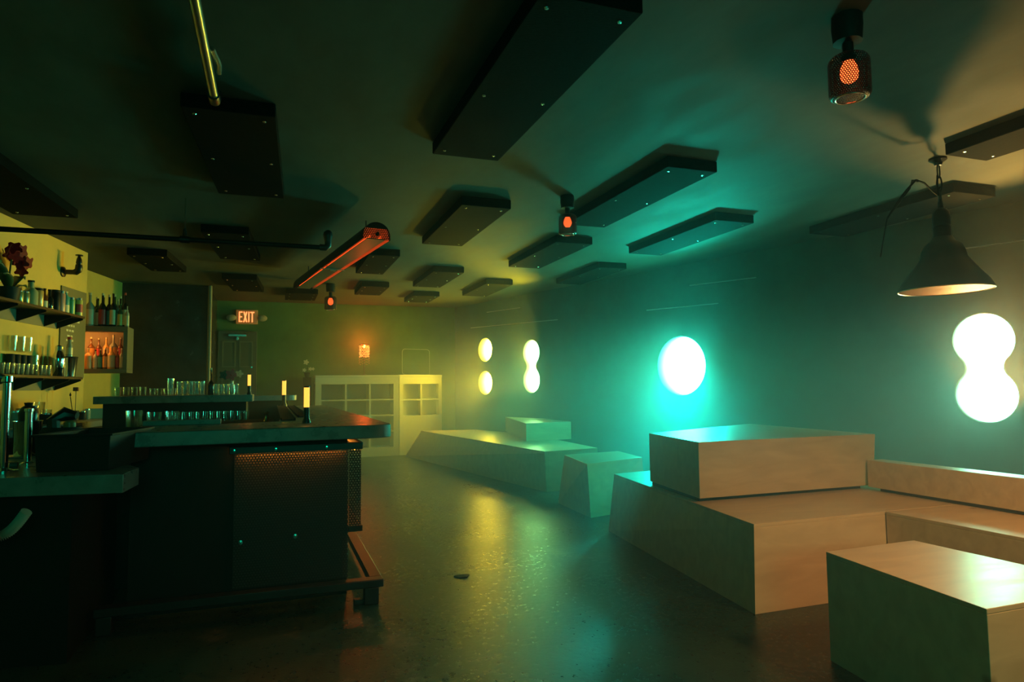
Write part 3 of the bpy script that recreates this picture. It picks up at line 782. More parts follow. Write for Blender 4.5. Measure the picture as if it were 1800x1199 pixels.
# well station
t = thing('well_station', 'dark steel well station inside the bar with a glass tray', 'bar sink', (0, 0, 0))
MB().box(-1.05, .02, 4.75, 6.95, .0, .86).build('body', M['black'], t)
MB().box(-1.05, .02, 6.2, 6.9, .8605, .93).build('glass_tray', M['rubber'], t, bevel=.004)
MB().box(-1.04, .0, 4.80, 5.2, .8605, .905).build('speed_rail', M['blacksteel'], t, bevel=.004)

# stick lamps
def stick(label, loc, h, g='glowing stick lamps on the bar'):
    t = thing('stick_lamp', label, 'lamp', loc, 0, g)
    r = .0165*h/.22
    MB().lathe([(r*1.55, 0), (r*1.5, .012*h/.22), (r*1.02, .03*h/.22), (r, .05*h/.22), (r, h*.43)], 20).build('base', M['blacksteel'], t)
    MB().lathe([(r, h*.43), (r, h*.965)], 20).build('glow_tube', M['stick'], t)
    MB().lathe([(r*1.02, h*.965), (r*1.02, h), (r*.6, h)], 20).build('cap', M['blacksteel'], t)
stick('glowing stick lamp nearest the camera on the concrete bar top', (.195, 4.28, ZB), .225)
stick('glowing stick lamp at the far end of the bar mats, second from the camera', (.135, 9.10, ZB+.0005), .335)
stick('short glowing stick lamp farthest left, at the end of the raised counter', (-.225, 7.2, 1.165), .205)

# ================================================================== LEFT: BACK BAR
t = thing('low_counter', 'low concrete work counter in the lower left with the black tub on it', 'counter', (0, 0, 0))
MB().prism([(-2.6, 3.62), (-.60, 3.29), (-.585, 3.55), (-.77, 3.95), (-.78, 4.6), (-2.6, 4.7)], .77, .85).build('slab', M['concrete'], t, bevel=.004)
MB().prism([(-2.6, 3.85), (-.85, 3.55), (-.85, 4.5), (-2.6, 4.6)], 0, .769).build('cabinet', M['black'], t)
def tub():
    t = thing('plastic_tub', 'deep black plastic tub on the low concrete counter', 'tub', (-.80, 3.76, .85), math.radians(-9))
    hx, hy, h = .155, .27, .165
    p0 = [(-hx*.94, -hy*.97), (hx*.94, -hy*.97), (hx*.94, hy*.97), (-hx*.94, hy*.97)]
    p1 = [(-hx, -hy), (hx, -hy), (hx, hy), (-hx, hy)]
    q0 = [(x*.95, y*.97) for x, y in p0]; q1 = [(x*.955, y*.975) for x, y in p1]
    b = MB()
    b.add([(x, y, .0005) for x, y in p0]+[(x, y, h) for x, y in p1]+[(x, y, h) for x, y in q1]+[(x, y, .01) for x, y in q0],
          [(3, 2, 1, 0)]+[(k*4+i, k*4+(i+1) % 4, k*4+4+(i+1) % 4, k*4+4+i) for k in range(3) for i in range(4)]+[(12, 13, 14, 15)])
    b.build('bin', M['rubber'], t, bevel=.004)
    r = [(-hx-.012, -hy-.012), (hx+.012, -hy-.012), (hx+.012, hy+.012), (-hx-.012, hy+.012)]
    b = MB(); b.add([(x, y, h-.008) for x, y in r]+[(x, y, h+.002) for x, y in r]+[(x, y, h+.002) for x, y in p1]+[(x, y, h-.008) for x, y in p1],
                    [(k*4+i, k*4+(i+1) % 4, ((k+1) % 4)*4+(i+1) % 4, ((k+1) % 4)*4+i) for k in range(4) for i in range(4)])
    b.build('rim', M['rubber'], t, bevel=.002)
tub()
t = thing('rinser_tap', 'tall chrome tap post at the left edge of the photo', 'tap', (-1.135, 3.62, .85))
MB().lathe([(.055, .0005), (.055, .008), (.03, .014), (.016, .02), (.016, .40), (.022, .405), (.022, .43), (.0, .435)], 18).build('post', M['chrome'], t)
MB().tube([(0, 0, .42), (-.05, -.02, .44), (-.12, -.05, .43)], .012, 10).build('spout', M['chrome'], t)
MB().lathe([(.014, 0), (.014, .03), (0, .032)], 10, T(.03, -.02, .03) @ RY(PI/2)).build('valve', M['brass'], t)
t = thing('tap_post', 'slim chrome post standing just right of the steel shaker', 'tap', (-1.15, 3.98, .85))
MB().lathe([(.03, .0005), (.03, .006), (.017, .012), (.017, .26), (.021, .262), (.021, .275), (0, .278)], 16).build('post', M['chrome'], t)
t = thing('ice_shaker', 'large polished steel shaker tin with a dark lid at the left edge', 'shaker', (-1.27, 4.38, .85))
MB().lathe([(.058, .012), (.06, .016), (.068, .195), (.071, .2), (.066, .2), (.056, .02), (0, .02)], 28).build('tin', M['chrome'], t)
MB().box(-.10, .06, -.07, .07, .0005, .0115).build('drip_tray', M['steel'], t, bevel=.002)
MB().lathe([(.045, .2005), (.05, .24), (.032, .275), (.018, .285), (.022, .30), (0, .303)], 16).build('lid', M['blacksteel'], t)
def bag():
    t = thing('black_caddy', 'dark rounded caddy of bar tools between the steel shaker and the black tub', 'caddy', (-1.09, 4.32, .85))
    MB().lathe([(.09, .0005), (.105, .05), (.105, .14), (.09, .165), (.085, .165), (.09, .13), (.09, .03), (0, .03)], 22).build('bin', M['rubber'], t)
    MB().tube([(-.03, 0, .04), (-.05, .02, .2), (0, .05, .235), (.06, .03, .225)], [.03, .035, .04, .02], 10).build('tool', M['blacksteel'], t)
    MB().lathe([(.03, .04), (.03, .19), (.02, .2), (0, .2)], 14, T(.04, -.03, 0)).build('jar', plain('red_brown_jar', (.4, .16, .06), .3), t)
bag()
pts = []
for i in range(90):
    q = i/89
    pts.append((-.95-.02*q-.10*q, 3.30+.02*math.sin(q*3), .715-.085*math.sin(q*PI*.62)-.012*q))
tag(MB().tube(pts, [.016+.006*math.cos(i*PI/2) for i in range(90)], 14).build('drain_hose', M['hose'], smooth=25), 'ribbed beige hose hanging below the low counter at the left edge', 'hose')
# counter under the cream wall
t = thing('back_counter', 'long dark counter along the foot of the cream wall', 'counter', (lwx(8.6), 8.6, 0), -math.atan(LS))
MB().box(.002, .5, -3.24, 0, .86, .92).build('slab', M['concrete'], t, bevel=.004)
MB().box(.002, .45, -3.2, -.05, 0, .859).build('cabinet', M['black'], t)

# wall shelves
def shelf(label, zt, y0, y1, gy):
    t = thing('wall_shelf', label, 'shelf', (0, 0, 0))
    MB().prism([(lwx(y0)+.001, y0), (lwx(y1)+.001, y1), (lwx(y1, .25), y1), (lwx(y0, .25), y0)], zt-.025, zt).build('board', M['blacksteel'], t, bevel=.002)
    MB().prism([(lwx(y0)+.0008, y0), (lwx(y1)+.0008, y1), (lwx(y1, .012), y1), (lwx(y0, .012), y0)], zt-.135, zt-.0255).build('back_rail', plain('shaded_back_rail', (.16, .15, .10), .6), t)  # olive tone paints in the shade under the shelf board
    for y in gy:
        a = (lwx(y, .012), y); b = (lwx(y, .24), y)
        g = MB(); w_ = .008
        vs = []
        for dy in (-w_, w_):
            vs += [(a[0], y+dy, zt-.0255), (b[0], y+dy, zt-.0255), (b[0], y+dy, zt-.04), (a[0], y+dy, zt-.135)]
        g.add(vs, [(0, 1, 2, 3), (7, 6, 5, 4), (0, 4, 5, 1), (1, 5, 6, 2), (2, 6, 7, 3), (3, 7, 4, 0)])
        g.build('gusset', M['black'], t)
        MB().lathe([(.011, 0), (.009, .005), (0, .006)], 8, T(lwx(y+.035, .0125), y+.035, zt-.118) @ RY(PI/2)).build('screw', M['chrome'], t)
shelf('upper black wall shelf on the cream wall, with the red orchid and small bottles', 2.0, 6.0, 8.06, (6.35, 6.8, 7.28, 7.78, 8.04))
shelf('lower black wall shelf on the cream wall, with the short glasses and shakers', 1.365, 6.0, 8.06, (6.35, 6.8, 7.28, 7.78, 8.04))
# hook
t = thing('pipe_wall_hook', 'black iron pipe fitting hook on the cream wall above the bottles', 'hook', (lwx(8.149), 8.149, 2.478), math.atan(-LS))
MB().lathe([(.055, .001), (.055, .014), (.03, .02), (.022, .03)], 18, RY(PI/2)).build('flange', M['blacksteel'], t)
MB().tube([(.02, 0, 0), (.10, 0, 0), (.125, 0, .0), (.15, 0, .02), (.155, 0, .05), (.155, 0, .08)], [.026, .026, .034, .036, .036, .032], 12).build('elbow_pipe', M['blacksteel'], t)
MB().lathe([(.024, .08), (.03, .10), (.024, .14), (.012, .17), (.036, .175), (.036, .185), (0, .187)], 12, T(.155, 0, 0)).build('valve_cap', M['blacksteel'], t)
# menu board
def board():
    y0, y1 = 8.12, 8.70
    t = thing('menu_board', 'dark olive board with rows of tiny pale marks, beside the wall shelf ends', 'board', (lwx(y0), y0, 1.37), math.atan(-LS))
    w_ = (y1-y0)*math.hypot(1, LS)
    MB().box(.001, .012, 0, w_, 0, .96).build('panel', plain('olive_board', (.13, .12, .06), .6), t)
    mk = plain('pale_marks', (.62, .58, .42), .5)
    rr = random.Random(5)
    b = MB()
    for z in (.60, .545, .49, .43, .385, .34, .03, .055):
        y = .12+rr.uniform(0, .06)
        for k in range(rr.randint(2, 4)):
            l = rr.uniform(.025, .07)
            if y+l > w_-.12: break
            b.box(.012, .0135, y, y+l, z, z+.022); y += l+.02
    b.build('marks', mk, t)
board()

# ---- bottles and glassware ------------------------------------------------
def bottle(name, label, cat, loc, r, h, body, lab=None, cap=None, neck=.36, sh=.62, group=None, lz=(.1, .52), n=16, nr=.3):
    t = thing(name, label, cat, loc, random.uniform(0, 6), group)
    zs = h*sh
    pr = [(r*.92, .0005), (r, .006), (r, zs*.93), (r*.93, zs), (r*(nr+.25), zs+h*.07), (r*nr, zs+h*.12), (r*nr, h*.95)]
    MB().lathe(pr, n).build('glass_body', body, t)
    if lab: MB().lathe([(r*1.012, h*lz[0]), (r*1.012, h*lz[1])], n, c0=False, c1=False).build('paper_label', lab, t)
    MB().lathe([(r*nr*1.15, h*.93), (r*nr*1.15, h), (0, h)], 10).build('cap', cap or M['black'], t)
    return t
def jar(name, label, cat, loc, r, h, body, lid=None, group=None, lab=None):
    t = thing(name, label, cat, loc, random.uniform(0, 6), group)
    MB().lathe([(r*.95, .0005), (r, .006), (r, h*.86), (r*.88, h*.9)], 18).build('body', body, t)
    if lid: MB().lathe([(r*.93, h*.885), (r*.93, h), (0, h)], 16).build('lid', lid, t)
    if lab: MB().lathe([(r*1.01, h*.2), (r*1.01, h*.65)], 18, c0=False, c1=False).build('paper_label', lab, t)
    return t
def col(nm, c, rough=.35): return plain(nm, c, rough)
amber = plain('amber_bottle', (.16, .05, .01), .1); greenb = plain('green_bottle', (.02, .07, .03), .1); darkb = plain('dark_bottle', (.015, .015, .012), .12)
clearb = plain('pale_bottle', (.38, .38, .28), .12); tealm = col('teal_paper', (.05, .30, .28)); redm = col('red_paper', (.45, .04, .03)); creamm = col('cream_paper', (.72, .62, .38))
orangem = col('orange_paper', (.75, .38, .10)); pinkm = col('pink_can', (.5, .26, .2)); cangreen = col('green_can', (.04, .25, .10)); canyel = col('yellow_can', (.55, .48, .12)); blackm = M['black']
silver = M['steel']
def on_shelf(y, off, z): return (lwx(y, off), y, z)

ZU = 2.0005
# orchid on the upper shelf
t = thing('red_orchid', 'dark red orchid in a black pot on the upper wall shelf', 'plant', on_shelf(6.86, .14, ZU))
MB().lathe([(.07, .0005), (.09, .12), (.082, .12), (.066, .09), (0, .09)], 18).build('pot', M['soil'], t)
MB().tube([(0, 0, .08), (.0, .0, .22), (.0, .03, .36), (.0, .10, .44), (.0, .20, .43), (.0, .27, .36)], [.009, .008, .007, .006, .005, .003], 8).build('stem', M['leaf'], t)
for a, l, hh in ((1.5, .32, .16), (1.25, .22, .07), (-1.7, .30, .20), (-1.45, .22, .12)):
    b = MB(); vs = []; fs = []
    for i in range(7):
        q = i/6; wv = .05*math.sin(PI*min(1, q*.9+.1)); x = l*q; z = .1+hh*math.sin(q*PI*.62)
        for s_ in (-1, 0, 1): vs.append((x, s_*wv, z-(.012 if s_ == 0 else 0)))
    for i in range(6):
        for k in range(2): fs.append((i*3+k, i*3+k+1, i*3+k+4, i*3+k+3))
    b.add(vs, fs, RZ(a)); o = b.build('leaf', M['leaf'], t)
    m_ = o.modifiers.new('thick', 'SOLIDIFY'); m_.thickness = .003
rr = random.Random(11)
for y, z in ((-.13, .38), (-.07, .43), (.0, .47), (.05, .42), (.1, .46), (.13, .40), (.17, .45), (.2, .38), (.22, .33), (.26, .38), (.27, .31), (.02, .40)):
    b = MB(); flower(b, T(rr.uniform(-.02, .05), y, z) @ RZ(rr.uniform(0, 6)) @ RY(PI/2+rr.uniform(-.5, .5)), rr.uniform(.06, .078)); b.build('blossom', M['petal'], t)
jar('glass_jar', 'clear glass jar of greenish syrup beside the orchid pot', 'jar', on_shelf(7.0, .14, ZU), .047, .115, plain('green_syrup', (.14, .20, .06), .15), M['steel'])
jar('glass_jar', 'olive glass jar, second right of the orchid pot', 'jar', on_shelf(7.105, .14, ZU), .047, .12, plain('olive_syrup', (.17, .17, .06), .15), M['steel'])
bottle('flip_top_bottle', 'cream flip-top bottle next to the two jars on the upper shelf', 'bottle', on_shelf(7.222, .14, ZU), .058, .24, plain('milky_bottle', (.42, .38, .2), .2), None, M['soil'], sh=.60, nr=.42)
jar('glass_jar', 'amber jar with a dark screw lid on the upper wall shelf', 'jar', on_shelf(7.345, .14, ZU), .048, .185, plain('honey_jar', (.55, .30, .08), .15), M['black'])
bottle('dropper_bottle', 'slim dark dropper bottle next to the amber jar', 'bottle', on_shelf(7.447, .15, ZU), .028, .20, amber, creamm, M['rubber'], sh=.58, nr=.42, lz=(.08, .4))
bottle('dropper_bottle', 'dark dropper bottle left of the black canister', 'bottle', on_shelf(7.544, .15, ZU), .035, .205, darkb, creamm, M['rubber'], sh=.56, nr=.42, lz=(.02, .1))
jar('canister', 'black canister on the upper wall shelf', 'canister', on_shelf(7.652, .15, ZU), .047, .215, blackm, M['rubber'])
jar('can', 'pink tall can beside the black canister', 'can', on_shelf(7.757, .15, ZU), .044, .222, pinkm, silver)
bottle('bottle', 'teal and white bottle right of the pink can', 'bottle', on_shelf(7.862, .15, ZU), .037, .232, tealm, creamm, creamm, sh=.72, nr=.5, lz=(.08, .4))
jar('can', 'green drinks can on the upper wall shelf', 'can', on_shelf(7.967, .15, ZU), .046, .184, cangreen, silver)
jar('can', 'plain yellow can right of the green can', 'can', on_shelf(8.023-.0, .06, ZU), .034, .205, canyel, silver)
jar('can', 'yellow and red can at the right end of the upper shelf', 'can', on_shelf(8.02, .205, ZU), .036, .186, canyel, silver, None, redm)

# tumblers
tum = None
def tumbler(loc, r, h, label, group, proto=[None]):
    if proto[0] is None or proto[0][1:] != (r, h):
        o = MB().lathe([(r*.80, .0005), (r*.84, .004), (r, h), (r*.95, h), (r*.79, .012), (0, .011)], 20).build('tumbler', M['glass'])
        o.location = loc; proto[0] = (o, r, h)
    else:
        o = proto[0][0].copy(); C.objects.link(o); o.location = loc
    return tag(o, label, 'glass', group)
ZL = 1.3655
for i in range(13):
    tumbler(on_shelf(6.52+.078*i, .19, ZL), .035, .098, 'one of the short tumblers in the front row on the lower wall shelf', 'front row of tumblers on the lower wall shelf')
for i in range(12):
    tumbler(on_shelf(6.56+.078*i, .10, ZL), .034, .10, 'one of the short tumblers in the back row on the lower wall shelf', 'back row of tumblers on the lower wall shelf')
for i, y in enumerate((7.08, 7.18, 7.28, 7.38)):
    jar('canister', ('leftmost', 'second', 'third', 'rightmost')[i]+' dark tin standing behind the row of tumblers on the lower shelf', 'canister', on_shelf(y+.06, .04, ZL), .036, .215, M['soil'])
gl = None
for i, y in enumerate((7.16, 7.30, 7.42, 7.53)):
    tumbler(on_shelf(y, .045, ZL+.2165) if i < 3 else on_shelf(y, .05, ZL), .040, .145 if i < 3 else .20, ('clear tall glass stacked on the dark tins, leftmost of three', 'clear tall glass stacked on the dark tins, middle of three', 'clear tall glass stacked on the dark tins, right of three', 'clear tall tumbler standing between the dark tins and steel shaker')[i], 'tall glasses above the dark tins')
def shaker(label, loc, h, r):
    t = thing('cocktail_shaker', label, 'shaker', loc)
    MB().lathe([(r*.72, .0005), (r*.76, .006), (r, h*.55), (r*.98, h*.6)], 24).build('tin', M['chrome'], t)
    MB().lathe([(r*.97, h*.6), (r*.6, h*.78), (r*.5, h*.82), (r*.5, h*.84)], 24).build('strainer_top', M['chrome'], t)
    MB().lathe([(r*.52, h*.84), (r*.5, h*.97), (r*.3, h), (0, h)], 20).build('cap', M['chrome'], t)
shaker('tall polished steel cocktail shaker on the lower shelf', on_shelf(7.74, .16, ZL), .31, .06)
bottle('bottle', 'clear bottle with silver neck right of the steel cocktail shaker', 'bottle', on_shelf(7.86, .13, ZL), .045, .30, plain('pale_green_bottle', (.3, .34, .22), .1), None, silver, sh=.6)
t = thing('mixing_tin', 'wide polished steel mixing tin at the right end of the lower shelf', 'shaker', on_shelf(7.985, .15, ZL))
MB().lathe([(.056, .0005), (.06, .005), (.078, .20), (.081, .206), (.076, .205), (.057, .012), (0, .012)], 26).build('tin', M['chrome'], t)
MB().lathe([(.081, .196), (.083, .203), (.081, .208), (.077, .205)], 26).build('dark_band', M['rubber'], t)
bottle('hot_sauce_bottle', 'small bottle with red top standing in the mixing tin', 'bottle', on_shelf(7.985, .15, ZL+.0135), .03, .40, clearb, creamm, redm, sh=.72, nr=.6, lz=(.55, .72))
t = thing('jigger', 'small dark jigger in front of the steel cocktail shaker', 'jigger', on_shelf(7.655, .215, ZL))
MB().lathe([(.034, .0005), (.02, .045), (.03, .085), (.028, .085), (.018, .05), (0, .05)], 16).build('cup', M['blacksteel'], t)

# things along the counter under the cream wall
ZK = .9205
for i, (y, r, h, nm) in enumerate(((7.02, .05, .13, 'short steel lid jar'), (7.14, .045, .15, 'tall steel lid jar'), (7.34, .05, .17, 'pale jar'), (7.2, .05, .10, 'squat dark jar'))):
    jar('glass_jar', nm+' on the counter under the cream wall', 'jar', on_shelf(y, .14 if i < 3 else .3, ZK), r, h, clearb if i != 3 else M['soil'], silver)
tumbler(on_shelf(7.42, .15, ZK), .05, .20, 'tall clear mixing glass catching a white streak below the lower shelf', None)
tumbler(on_shelf(7.30, .26, ZK), .045, .13, 'short clear mixing glass in front of the pale jar on the back counter', None)
t = thing('bar_spoon_jar', 'dark cup holding long bar spoons at the end of the cream wall', 'jar', on_shelf(8.0, .2, ZK))
MB().lathe([(.045, .0005), (.05, .10), (.044, .10), (.04, .012), (0, .012)], 16).build('cup', M['soil'], t)
MB().tube([(0, 0, .02), (-.01, -.09, .24)], [.004, .004], 6).build('spoon_handle', M['blacksteel'], t)
MB().lathe([(0, -.02), (.011, 0), (0, .03)], 8, T(-.01, -.095, .26)).build('spoon_bowl', M['blacksteel'], t)
MB().tube([(.01, .01, .02), (.01, .02, .30)], [.004, .004], 6).build('stirrer', M['steel'], t)
MB().box(-.012, .032, -.0, .04, .30, .34).build('stirrer_handle', plain('wooden_handle', (.25, .08, .03), .4), t)
for i, (y, z) in enumerate(((8.15, .06), (8.25, .08))):
    jar('glass_jar', ('small dark', 'small pale')[i]+' jar right of the bar spoons on the back counter', 'jar', on_shelf(y+.05, .2, ZK), .038, z+.03, (M['soil'], clearb)[i], silver)
t = thing('cutting_board', 'pale strip of cutting board tilted on the back counter past the bar spoons', 'board', on_shelf(8.42, .25, ZK))
MB().box(-.13, .13, -.012, .012, .0005, .11, RZ(.35)).build('plank', plain('pale_plank', (.5, .45, .28), .5), t, bevel=.003)

# ---- alcove bottle unit ----------------------------------------------------
UY = 9.0
# (the strip light sits behind the front lip)
t = thing('bottle_unit', 'open wall shelf unit glowing orange inside, full of liquor bottles, in the alcove', 'shelf', (0, 0, 0))
x0, x1 = -2.38, -1.64
wood = plain('dark_olive_shelf', (.16, .14, .08), .5)
MB().box(x0, x1, UY, UY+.34, 1.94, 1.985).build('top_board', wood, t, bevel=.002)
MB().box(x0, x1-.045, UY, UY+.014, 1.922, 1.9395).build('front_lip', wood, t)
MB().box(x0, x1, UY, UY+.34, 1.435, 1.48).build('bottom_board', wood, t, bevel=.002)
MB().box(x1-.045, x1, UY, UY+.34, 1.4805, 1.9395).build('side_post', wood, t, bevel=.002)
MB().box(x0, x1, UY+.34, UY+.355, 1.435, 1.985).build('back_panel', plain('unit_back', (.3, .24, .14), .6), t)
MB().box(x0+.01, x1-.05, UY+.17, UY+.335, 1.4805, 1.60).build('riser_step', wood, t)
MB().box(x0+.03, x1-.32, UY+.020, UY+.032, 1.93, 1.9395).build('light_strip', M['ledshelf'], t)
ZA = 1.9855
specs = [(-2.055, .052, .40, clearb, creamm, creamm, 'cream-labelled bottle leftmost on top of the alcove unit'),
         (-1.985, .03, .34, greenb, creamm, darkb, 'slim green bottle second from the left on top of the alcove unit'),
         (-1.925, .04, .40, darkb, redm, creamm, 'red-labelled bottle on top of the alcove unit'),
         (-1.868, .04, .39, darkb, tealm, creamm, 'teal-labelled bottle on top of the alcove unit'),
         (-1.815, .034, .40, darkb, creamm, darkb, 'dark bottle with a cream label right of the teal one'),
         (-1.775, .030, .34, clearb, creamm, creamm, 'shorter cream bottle in the middle right on top of the alcove unit'),
         (-1.738, .028, .30, greenb, canyel, darkb, 'small green bottle with a yellow label on top of the alcove unit'),
         (-1.70, .034, .42, darkb, creamm, redm, 'tallest bottle with a red cap on top of the alcove unit'),
         (-1.665, .024, .27, clearb, creamm, darkb, 'short slim bottle at the right end on top of the alcove unit')]
for i, (x, r, h, b_, l_, c_, lb) in enumerate(specs):
    bottle('liquor_bottle', lb, 'bottle', (x, UY+.07+.06*(i % 2), ZA), r, h, b_, l_, c_, group='bottles on the alcove unit top', lz=(.06, .5), sh=.6)
for i, (x, r, h, c_) in enumerate(((-2.02, .035, .37, darkb), (-1.95, .035, .40, amber), (-1.89, .035, .38, darkb), (-1.83, .034, .41, greenb), (-1.77, .034, .39, darkb))):
    bottle('liquor_bottle', 'one of the dark unlabelled bottles behind the front row on top of the alcove unit', 'bottle', (x, UY+.24, ZA), r, h, c_, None, creamm, group='dark bottles at the back of the unit top')
specs = [(-2.06, .042, .25, orangem, orangem, creamm, 'fat orange-labelled bottle leftmost inside the glowing alcove unit'),
         (-1.985, .026, .23, clearb, creamm, darkb, 'slim pale bottle beside the fat orange one inside the alcove unit'),
         (-1.935, .024, .24, greenb, tealm, creamm, 'slim teal bottle inside the glowing alcove unit'),
         (-1.885, .028, .25, amber, orangem, creamm, 'amber bottle inside the alcove unit, left of the patterned box bottle'),
         (-1.82, .042, .27, orangem, creamm, creamm, 'wide cream patterned bottle in the middle of the alcove unit'),
         (-1.755, .024, .23, amber, redm, creamm, 'slim red-labelled bottle inside the glowing alcove unit'),
         (-1.715, .024, .25, clearb, creamm, creamm, 'pale bottle rightmost but one inside the alcove unit')]
for i, (x, r, h, b_, l_, c_, lb) in enumerate(specs):
    bottle('liquor_bottle', lb, 'bottle', (x, UY+.09, 1.4805), r, h, b_, l_, c_, group='front bottles inside the alcove unit', sh=.66, lz=(.08, .6))
specs = [(-2.07, .036, .27, amber, orangem, 'amber bottle at the left of the back row inside the alcove unit'),
         (-1.99, .032, .26, amber, redm, 'red-brown bottle second in the back row inside the alcove unit'),
         (-1.91, .034, .27, orangem, creamm, 'orange bottle third in the back row inside the alcove unit'),
         (-1.835, .042, .30, clearb, orangem, 'broad bottle with a tall stopper in the middle of the back row'),
         (-1.76, .030, .27, amber, redm, 'reddish bottle right of the broad stopper bottle in the back row'),
         (-1.71, .022, .26, clearb, creamm, 'slim pale bottle at the right of the back row inside the alcove unit')]
for i, (x, r, h, b_, l_, lb) in enumerate(specs):
    bottle('liquor_bottle', lb, 'bottle', (x, UY+.25, 1.6005), r, h, b_, l_, creamm, group='back bottles inside the alcove unit', sh=.58, lz=(.08, .5))

# ---- far raised counter ----------------------------------------------------
ZR = 1.1655
for i in range(4):
    tumbler((-1.38+.07*i, 7.2, ZR), .030, .085, 'one of the four short glasses at the left end of the raised far counter', 'short glasses at the left end of the raised counter')
for i in range(4):
    tumbler((-1.09+.06*i+.0, 7.22, ZR), .027, .07, 'one of the tiny dim glasses left of the tall glass on the raised counter', 'tiny glasses on the raised counter')
tumbler((-.925, 7.13, ZR), .03, .165, 'single tall clear glass standing on the raised far counter', None)
for i in range(5):
    tumbler((-.85+.05*i, 7.15, ZR), .024, .135, 'one of the bright ribbed glasses in the middle of the raised counter', 'ribbed glasses in the middle of the raised counter')
for i in range(5):
    tumbler((-.53+.047*i, 7.15, ZR), .022, .105, 'one of the small bright glasses at the right end of the raised counter', 'small glasses at the right of the raised counter')
bottle('champagne_bottle', 'slim dark bottle with a pale tip behind the small glasses', 'bottle', (-.585, 7.3, ZR), .032, .27, darkb, None, creamm, sh=.42, nr=.25)
t = thing('flower_vase', 'small vase with a red and yellow flower behind the small glasses', 'vase', (-.40, 7.36, ZR))
MB().lathe([(.03, .0005), (.04, .05), (.02, .12), (.024, .14), (.018, .14), (0, .02)], 14).build('vase', clearb, t)
MB().tube([(0, 0, .02), (-.01, 0, .2)], .005, 6).build('stem', M['leaf'], t)
b = MB(); flower(b, T(.0, -.03, .20) @ RX(PI/2), .06); b.build('blossom', redm, t)
b = MB(); flower(b, T(.075, -.03, .21) @ RX(PI/2), .04); b.build('blossom', creamm, t)
b = MB(); flower(b, T(-.07, 0, .2) @ RX(PI/2), .05); b.build('foliage', M['leaf'], t)

# ---- glasses in the well ---------------------------------------------------
for i in range(12):
    tumbler((-.84+.056*i, 6.5, .9305), .025, .092, 'one of the small upright glasses in the row inside the bar well', 'row of glasses inside the bar well')
def pitcher(label, loc, r, h):
    t = thing('glass_pitcher', label, 'pitcher', loc, random.uniform(-.4, .4), 'glass pitchers on the bar end')
    MB().lathe([(r*.9, .0005), (r, .006), (r*.92, h*.7), (r, h), (r*.95, h), (r*.87, h*.7), (r*.93, .012), (0, .01)], 22).build('jug', M['glass'], t)
    MB().tube([(r*.95, 0, h*.85), (r*1.5, 0, h*.85), (r*1.6, 0, h*.6), (r*1.35, 0, h*.3), (r*.97, 0, h*.28)], .006, 8).build('handle', M['glass'], t)
pitcher('glass pitcher leftmost behind the left end of the bar top', (-.86, 5.0, .9055), .05, .175)
pitcher('glass pitcher second behind the left end of the bar top', (-.745, 5.02, .9055), .045, .16)
pitcher('smaller glass pitcher rightmost of the three behind the bar end', (-.635, 5.0, .9055), .042, .165)
for i, (x, y) in enumerate(((-.035, 6.33), (.0-.03, 6.75))):
    t = thing('brass_jigger', ('near', 'far')[i]+' shiny brass jigger catching the light beside the row of well glasses', 'jigger', (x-.02, y, .9305))
    MB().lathe([(.024, .0005), (.012, .04), (.02, .075), (.017, .075), (.01, .045), (0, .045)], 14).build('cup', plain('copper_jigger', (.8, .42, .18), .15, metal=1), t)

# scrap on the floor
b = MB(); ol = [(.045*math.cos(a)*(1+.25*math.sin(3*a)), .04*math.sin(a)*(1+.2*math.cos(2*a))) for a in [2*PI*i/18 for i in range(18)]]
b.prism(ol, .0005, .006)
o = b.build('floor_scrap', M['rubber']); o.location = (1.154, 4.21, 0)
tag(o, 'small dark scrap lying on the concrete floor in the middle', 'scrap')

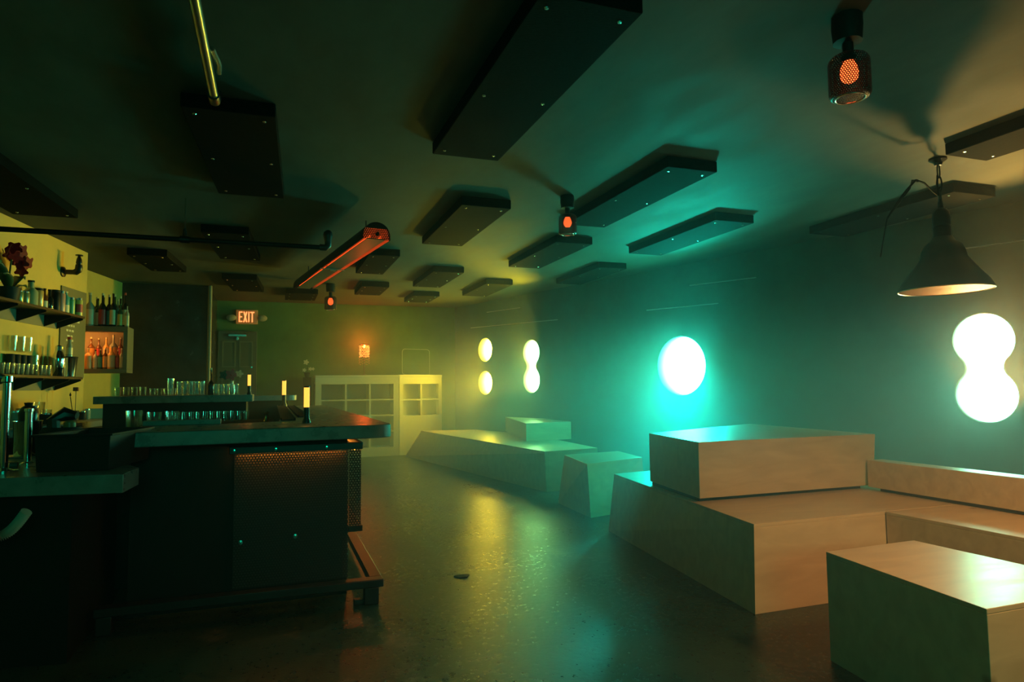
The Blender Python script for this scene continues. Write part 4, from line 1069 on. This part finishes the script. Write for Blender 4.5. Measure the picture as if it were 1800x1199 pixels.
# ================================================================== HAZE
hz = MB().prism([(lwx(YN)+.005, YN+.005), (wallx(YN)-.02, YN+.005), (wallx(YF)-.02, YF-.005), (-.93, YF-.005), (-.93, 10.99), (-2.08, 10.99), (-2.5, 8.8), (lwx(8.8), 8.8)], .003, ZC-.003).build('haze', None, smooth=0)
m = bpy.data.materials.new('theatrical_haze'); m.use_nodes = True
N = m.node_tree.nodes; L = m.node_tree.links
N.remove(N['Principled BSDF'])
vs = N.new('ShaderNodeVolumeScatter'); vs.inputs['Anisotropy'].default_value = .5
vs.inputs['Color'].default_value = (.95, .97, .95, 1)
# the haze is thickest along the window wall and thins out towards the bar
tc = N.new('ShaderNodeTexCoord'); dt = N.new('ShaderNodeVectorMath'); dt.operation = 'DOT_PRODUCT'
dt.inputs[1].default_value = (1/wn, WS/wn, 0); L.new(tc.outputs['Object'], dt.inputs[0])
mr = N.new('ShaderNodeMapRange'); mr.interpolation_type = 'SMOOTHSTEP'
mr.inputs['From Min'].default_value = 7.5175/wn-HAZE[2]; mr.inputs['From Max'].default_value = 7.5175/wn-.2
mr.inputs['To Min'].default_value = HAZE[0]; mr.inputs['To Max'].default_value = HAZE[1]
# and it hangs low: below the ceiling the air is clearer
sp_ = N.new('ShaderNodeSeparateXYZ'); L.new(tc.outputs['Object'], sp_.inputs[0])
mz = N.new('ShaderNodeMapRange'); mz.interpolation_type = 'SMOOTHSTEP'
mz.inputs['From Min'].default_value = .8; mz.inputs['From Max'].default_value = 2.1
mz.inputs['To Min'].default_value = 1; mz.inputs['To Max'].default_value = .16
L.new(sp_.outputs['Z'], mz.inputs[0])
ml_ = N.new('ShaderNodeMath'); ml_.operation = 'MULTIPLY'
L.new(dt.outputs['Value'], mr.inputs[0]); L.new(mr.outputs[0], ml_.inputs[0]); L.new(mz.outputs[0], ml_.inputs[1]); L.new(ml_.outputs[0], vs.inputs['Density'])
L.new(vs.outputs[0], N['Material Output'].inputs['Volume'])
hz.data.materials.append(m)
tag(hz, 'thin theatrical haze hanging in the whole room', 'haze', kind='stuff')
